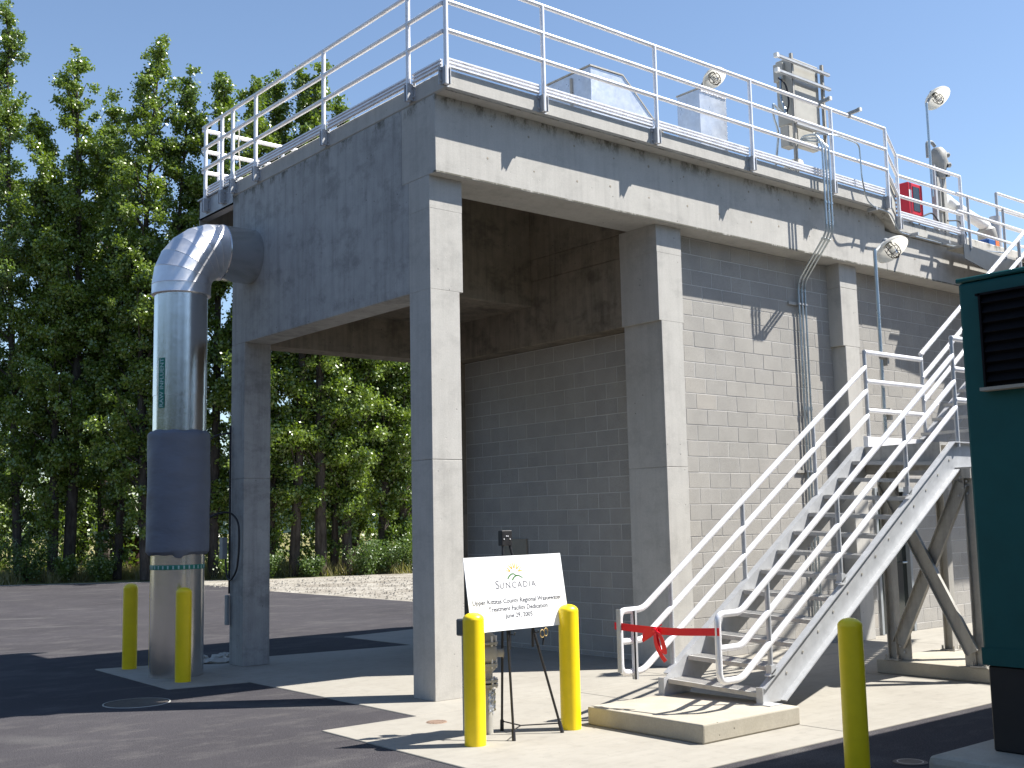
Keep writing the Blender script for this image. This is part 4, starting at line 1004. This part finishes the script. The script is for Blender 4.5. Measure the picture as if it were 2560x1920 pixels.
def tree(x, y, h, lx, ly, rw, label, dens=1.0, crown0=.16, leafn=26000, tr=.17, mat='leaf'):
    t = thing('poplar_tree', label, 'tree', (x, y, 0), 'tall poplars along the back of the yard')
    base = np.array([x, y, 0.]); top = np.array([x+lx, y+ly, h])
    bend = rng.normal(0, .25, 2)
    def axis(u):
        p = base+(top-base)*u; p[0] += bend[0]*math.sin(u*3.1); p[1] += bend[1]*math.sin(u*2.7); return p
    m = MB(); us = [i/9 for i in range(10)]
    m.tube([axis(u*.97) for u in us], tr, 9, radii=[tr*1.25*(1-u)**.8+.02 for u in us])
    m.v = [(a, b, max(c, -.05)) for a, b, c in m.v]
    cl = []; rad = []
    nb = int(66*dens)
    for i in range(nb):
        u = crown0+(1-crown0)*((i+rng.uniform())/nb)**.95
        prof = min(1, (u-crown0+.05)*4.5)*(1-max(0, (u-.45)/.55)**1.5*.88)
        L = rw*prof*rng.uniform(.35, 1.1); an = rng.uniform(0, 2*math.pi); rise = rng.uniform(1.0, 2.4)*L+.3
        p0 = axis(u*.97); p1 = p0+np.array([math.cos(an)*L, math.sin(an)*L, rise*.55+.15])
        if p1[2] > h+.1: p1[2] = h+.1
        pm = (p0+p1)/2+np.array([0, 0, -.12*L])
        m.tube([p0, pm, p1], .03, 5, cap=False, radii=[.045*(1-u)+.02, .026, .009])
        k = 3+int(L*2.6)
        for q in range(k):
            tt = .35+.7*(q+.5)/k; pc = p0*(1-tt)**2+2*pm*tt*(1-tt)+p1*tt*tt if tt <= 1 else p1
            cl.append(pc+rng.normal(0, .16+.10*L, 3)*np.array([1, 1, .8])); rad.append(rng.uniform(.19, .42)*(.6+.4*prof))
    cl.append(axis(1.)); rad.append(.2); cl.append(axis(.97)); rad.append(.3)
    cl = np.array(cl); rad = np.array(rad)
    m.obj('trunk', 'bark', t, smooth=True)
    w = rad**2; w /= w.sum(); idx = rng.choice(len(cl), leafn, p=w)
    g3 = rng.normal(size=(leafn, 3)); rr = np.linalg.norm(g3, axis=1)[:, None]
    pts = cl[idx]+g3/rr*(np.abs(rng.normal(.75, .35, (leafn, 1))))*rad[idx][:, None]*np.array([1, 1, .85])
    leaf_mesh('crown', pts, .10, mat, t)
T = [
 (6.14, 34.41, 21.9, -.94, .28, 2.3, 'tallest poplar cropped by the left edge of the photo', 1.2),
 (6.95, 33.2, 17.2, -1.0, .3, 1.7, 'poplar between the left edge tree and the first full crown', .9),
 (7.46, 33.05, 19.9, -.25, .08, 1.75, 'broad pointed poplar, second crown from the left edge', 1.1),
 (8.70, 31.6, 16.6, -.45, .17, 1.6, 'shorter poplar in the gap left of the big pipe', .9),
 (8.95, 29.6, 19.7, .30, -.15, 1.9, 'tall poplar with three spires behind the big pipe', 1.2),
 (8.9, 33.4, 18.6, .05, .05, 1.5, 'slim poplar behind the pipe elbow crown', .9),
 (10.10, 29.9, 18.8, .35, -.15, 1.4, 'poplar with narrow tip left of the deck rail return', 1.0),
 (11.1, 28.9, 18.5, .05, 0, 1.5, 'poplar rising behind the far end of the left rail', 1.0),
 (11.6, 27.3, 17.9, .2, -.1, 1.3, 'poplar directly behind the far left column', 1.0),
 (12.74, 27.8, 18.6, .15, -.1, 1.45, 'poplar whose tip shows over the middle of the left rail', 1.0),
 (13.48, 27.4, 18.7, .0, 0, 1.2, 'slim poplar between the two middle rail posts', .9),
 (14.30, 26.9, 18.9, -.18, .1, 1.35, 'poplar with the highest tip seen over the side wall', 1.0),
 (14.95, 27.1, 17.9, .2, -.1, 1.3, 'rightmost poplar tip visible above the deck edge', 1.0),
 (15.2, 26.6, 15.5, .2, -.1, 1.3, 'poplar in the middle of the open bay view', .9),
 (16.91, 26.9, 15.8, -.28, .18, 1.5, 'thick trunked poplar seen through the bay near the corner column', 1.0),
 (17.76, 26.75, 15.4, .1, -.1, 1.4, 'pale trunked poplar beside the corner column', 1.0),
 (17.3, 29.6, 14.9, .4, -.3, 1.6, 'rear poplar filling the right side of the bay view', .9),
 (5.1, 35.8, 20.5, -1.2, .3, 2.2, 'poplar mostly outside the left edge of the photo', 1.0),
]
for i, (x, y, h, lx, ly, rw_, lab, dn) in enumerate(T):
    tree(x, y, h, lx, ly, rw_*1.02, lab, dn, crown0=.035+.03*(i % 3), leafn=52000 if i < 8 else 46000, tr=.115+.025*((i*7) % 3), mat='leaf' if i % 3 else 'leaf2')
# second, looser line behind, as individuals
for i, (px_, py_) in enumerate([(3.5, 44), (7.5, 42), (10.5, 41), (13.5, 38), (16.5, 36), (19, 35), (21, 31)]):
    tree(px_, py_, 7.2+1.3*math.sin(i*2.3), .3, 0, 2.3, ['low leafy tree far behind the leftmost poplars', 'low leafy tree behind the second crown', 'low leafy tree behind the big pipe', 'low leafy tree behind the far left column', 'low leafy tree behind the centre of the bay', 'low leafy tree behind the right of the bay', 'low leafy tree behind the corner column'][i], 1.0, .05, 16000, .12, 'leaf2')
# shrubs under the trees
def shrub(x, y, r, h, label, n=2500, mat='bush'):
    t = thing('shrub', label, 'shrub', (x, y, 0), 'shrubs at the foot of the poplars'); c = []
    m = MB()
    for k in range(9):
        an = rng.uniform(0, 6.28); L = r*rng.uniform(.3, .9); p1 = (x+math.cos(an)*L, y+math.sin(an)*L, h*rng.uniform(.6, 1))
        m.tube([(x, y, 0), ((x+p1[0])/2+.05, (y+p1[1])/2, p1[2]*.6), p1], .012, 5, radii=[.02, .012, .005]); c.append(p1)
    m.obj('stem', 'bark', t)
    c = np.array(c)[rng.integers(0, 9, n)]; u = rng.uniform(.2, 1, (n, 1)); pts = np.array([x, y, 0])*(1-u)+c*u+rng.normal(0, r*.16, (n, 3))
    pts[:, 2] = np.abs(pts[:, 2]); leaf_mesh('foliage', pts, .07, mat, t)
shr = [(4.6, 33.3, .9, 1.3), (5.9, 32.7, 1.0, 1.5), (8.0, 31.0, .7, .9), (10.0, 28.9, .8, 1.1), (11.2, 27.2, .8, 1.0), (12.1, 26.9, .6, .9), (15.6, 26.0, 1.0, 1.3), (16.4, 25.9, .9, 1.6), (17.2, 25.9, .8, 1.4), (18.2, 25.8, 1.0, 1.5), (13.6, 26.4, .6, .7), (6.9, 32.0, .6, .8)]
names_ = ['at the far left edge of the tree line', 'beside the leftmost thick trunk', 'left of the shaded yellow bollards', 'just right of the big pipe base', 'behind the far left column foot', 'at the left side of the bay view', 'feathery and bright in the bay view', 'dense and grey green in the bay view', 'at the foot of the thick trunk', 'against the corner column', 'low in the middle of the bay view', 'between the left trunks']
for (x, y, r, h), nm in zip(shr, names_): shrub(x, y, r, h, 'green leafy shrub '+nm, mat='bush' if (x*7) % 2 > .6 else 'leaf2')
# understorey foliage mass and grass as stuff
n = 60000; xx = rng.uniform(-6, 26, n); line = 36.5-.62*(xx-4); yy = line+rng.uniform(1, 12, n)
hh = 2.2+2.6*np.sin(xx*.9+1)**2+1.4*np.sin(yy*.7+xx)**2
zz = rng.uniform(0, 1, n)**1.3*hh
keep = (np.sin(xx*2.1+yy*1.3)+np.sin(xx*.9-yy*1.7+2)+.6*np.sin(zz*2.2+xx*3)) > -.35
o = leaf_mesh('undergrowth', np.stack([xx, yy, zz], 1)[keep], .15, 'leaf2'); struct(o, 'stuff'); tag(o, 'mass of dark undergrowth behind the tall trees', 'undergrowth')
n = 70000; xx = rng.uniform(-8, 30, n); line = np.where(xx < 9, 32.3-.30*(xx-4.6), np.where(xx < 17, 30-.62*(xx-8.5), 25.6-.0*xx))
yy = line+np.abs(rng.normal(0, 5, n))+.1
keep = (np.sin(xx*1.9)+np.sin(yy*1.3+xx)) > -1.2; xx, yy = xx[keep], yy[keep]; n = len(xx)
h = rng.uniform(.15, .55, n); w = rng.uniform(.010, .022, n); an = rng.uniform(0, 6.28, n); le = rng.normal(0, .16, (n, 2))
v = np.stack([np.stack([xx-np.cos(an)*w, yy-np.sin(an)*w, np.full(n, -.03)], 1), np.stack([xx+np.cos(an)*w, yy+np.sin(an)*w, np.full(n, -.03)], 1), np.stack([xx+le[:, 0], yy+le[:, 1], h], 1)], 1).reshape(-1, 3)
me = bpy.data.meshes.new('tall_grass'); me.vertices.add(3*n); me.vertices.foreach_set('co', v.astype(np.float32).ravel()); me.loops.add(3*n); me.loops.foreach_set('vertex_index', np.arange(3*n, dtype=np.int32))
me.polygons.add(n); me.polygons.foreach_set('loop_start', np.arange(0, 3*n, 3, dtype=np.int32)); me.polygons.foreach_set('loop_total', np.full(n, 3, np.int32)); me.update(calc_edges=True); me.materials.append(M['grass'])
o = bpy.data.objects.new('tall_grass', me); COL.objects.link(o); struct(o, 'stuff'); tag(o, 'dry yellow grass under the trees beyond the yard', 'grass')
# gravel stones on the verge
m = MB()
for k in range(1500):
    x = rnd.uniform(8.5, 15); y = rnd.uniform(11.5, 25); s = rnd.uniform(.012, .05)*(1.6 if rnd.random() < .1 else 1); a = rnd.uniform(0, 3)
    vs = [V((math.cos(a+i*2.09)*s, math.sin(a+i*2.09)*s, -.01)) for i in range(3)]+[V((s*.2, -s*.1, s*.8))]
    m.add([v_+V((x, y, -.01)) for v_ in vs], [(0, 1, 3), (1, 2, 3), (2, 0, 3)])
o = m.obj('loose_stones', 'gravel'); struct(o, 'stuff'); tag(o, 'loose pale stones scattered on the gravel verge', 'stones')
# far shed and hill
sh = thing('shed', 'small dark shed with a pale roof between the trunks left of the pipe', 'shed', (11.0, 36, 0))
B((10.35, 36.3, 0), (13.0, 38.5, 1.55)).obj('wall', 'shedwall', sh)
MB().prism([(36.0, 1.52), (36.0, 1.60), (37.4, 1.85), (38.8, 1.60), (38.8, 1.52)], 'x', 10.2, 13.2).obj('roof', 'roofing', sh)
m = MB(); nx, ny = 90, 16; vs = []
for i in range(nx+1):
    for j in range(ny+1):
        an = math.radians(-25+130*i/nx); R = 330+j*22
        hgt = (24+9*math.sin(i*.13+1)+5*math.sin(i*.37)+3*math.sin(i*.9))*math.sin(min(1, j/ny)*math.pi*.62)
        vs.append((R*math.sin(an), R*math.cos(an), -1+hgt+(rnd.uniform(-1.6, 1.6) if j else 0)))
m.add(vs, [(i*(ny+1)+j, (i+1)*(ny+1)+j, (i+1)*(ny+1)+j+1, i*(ny+1)+j+1) for i in range(nx) for j in range(ny)])
struct(m.obj('hills', 'hill'))

# unseen conifer ring behind the camera, added to dim horizon skylight and reflections
m = MB()
for k in range(620):
    an = math.radians(80+rnd.random()*240); R = rnd.uniform(62, 120)
    x, y, h, r0 = R*math.sin(an), R*math.cos(an), rnd.uniform(13, 24), rnd.uniform(2.0, 3.2)
    prof = []
    for j in range(5):
        u = j/5; prof += [(r0*(1-u)*1.0+.15, 1.2+h*u*.93), (r0*(1-u)*.55+.1, 1.2+h*(u+.14)*.93)]
    m.lathe(prof+[(0, h)], 7, (x, y, 0)); m.tube([(x, y, -.1), (x, y, 2)], .25, 5)
o = m.obj('added_conifer_ring', 'forest'); struct(o, 'stuff'); tag(o, 'unseen ring of dark conifers added round the yard to dim skylight and reflections', 'forest')
# small joined hardware and printed dashes count as stuff parts
for o in list(COL.objects):
    if o.type == 'MESH' and o.name.split('.')[0] in ('bolt', 'rivet', 'slot', 'strut_slot', 'band_marking', 'form_tie_mark', 'anchor_bolt', 'strap', 'clip', 'rib', 'knob', 'mesh_back', 'wire_cage'):
        o['kind'] = 'stuff'
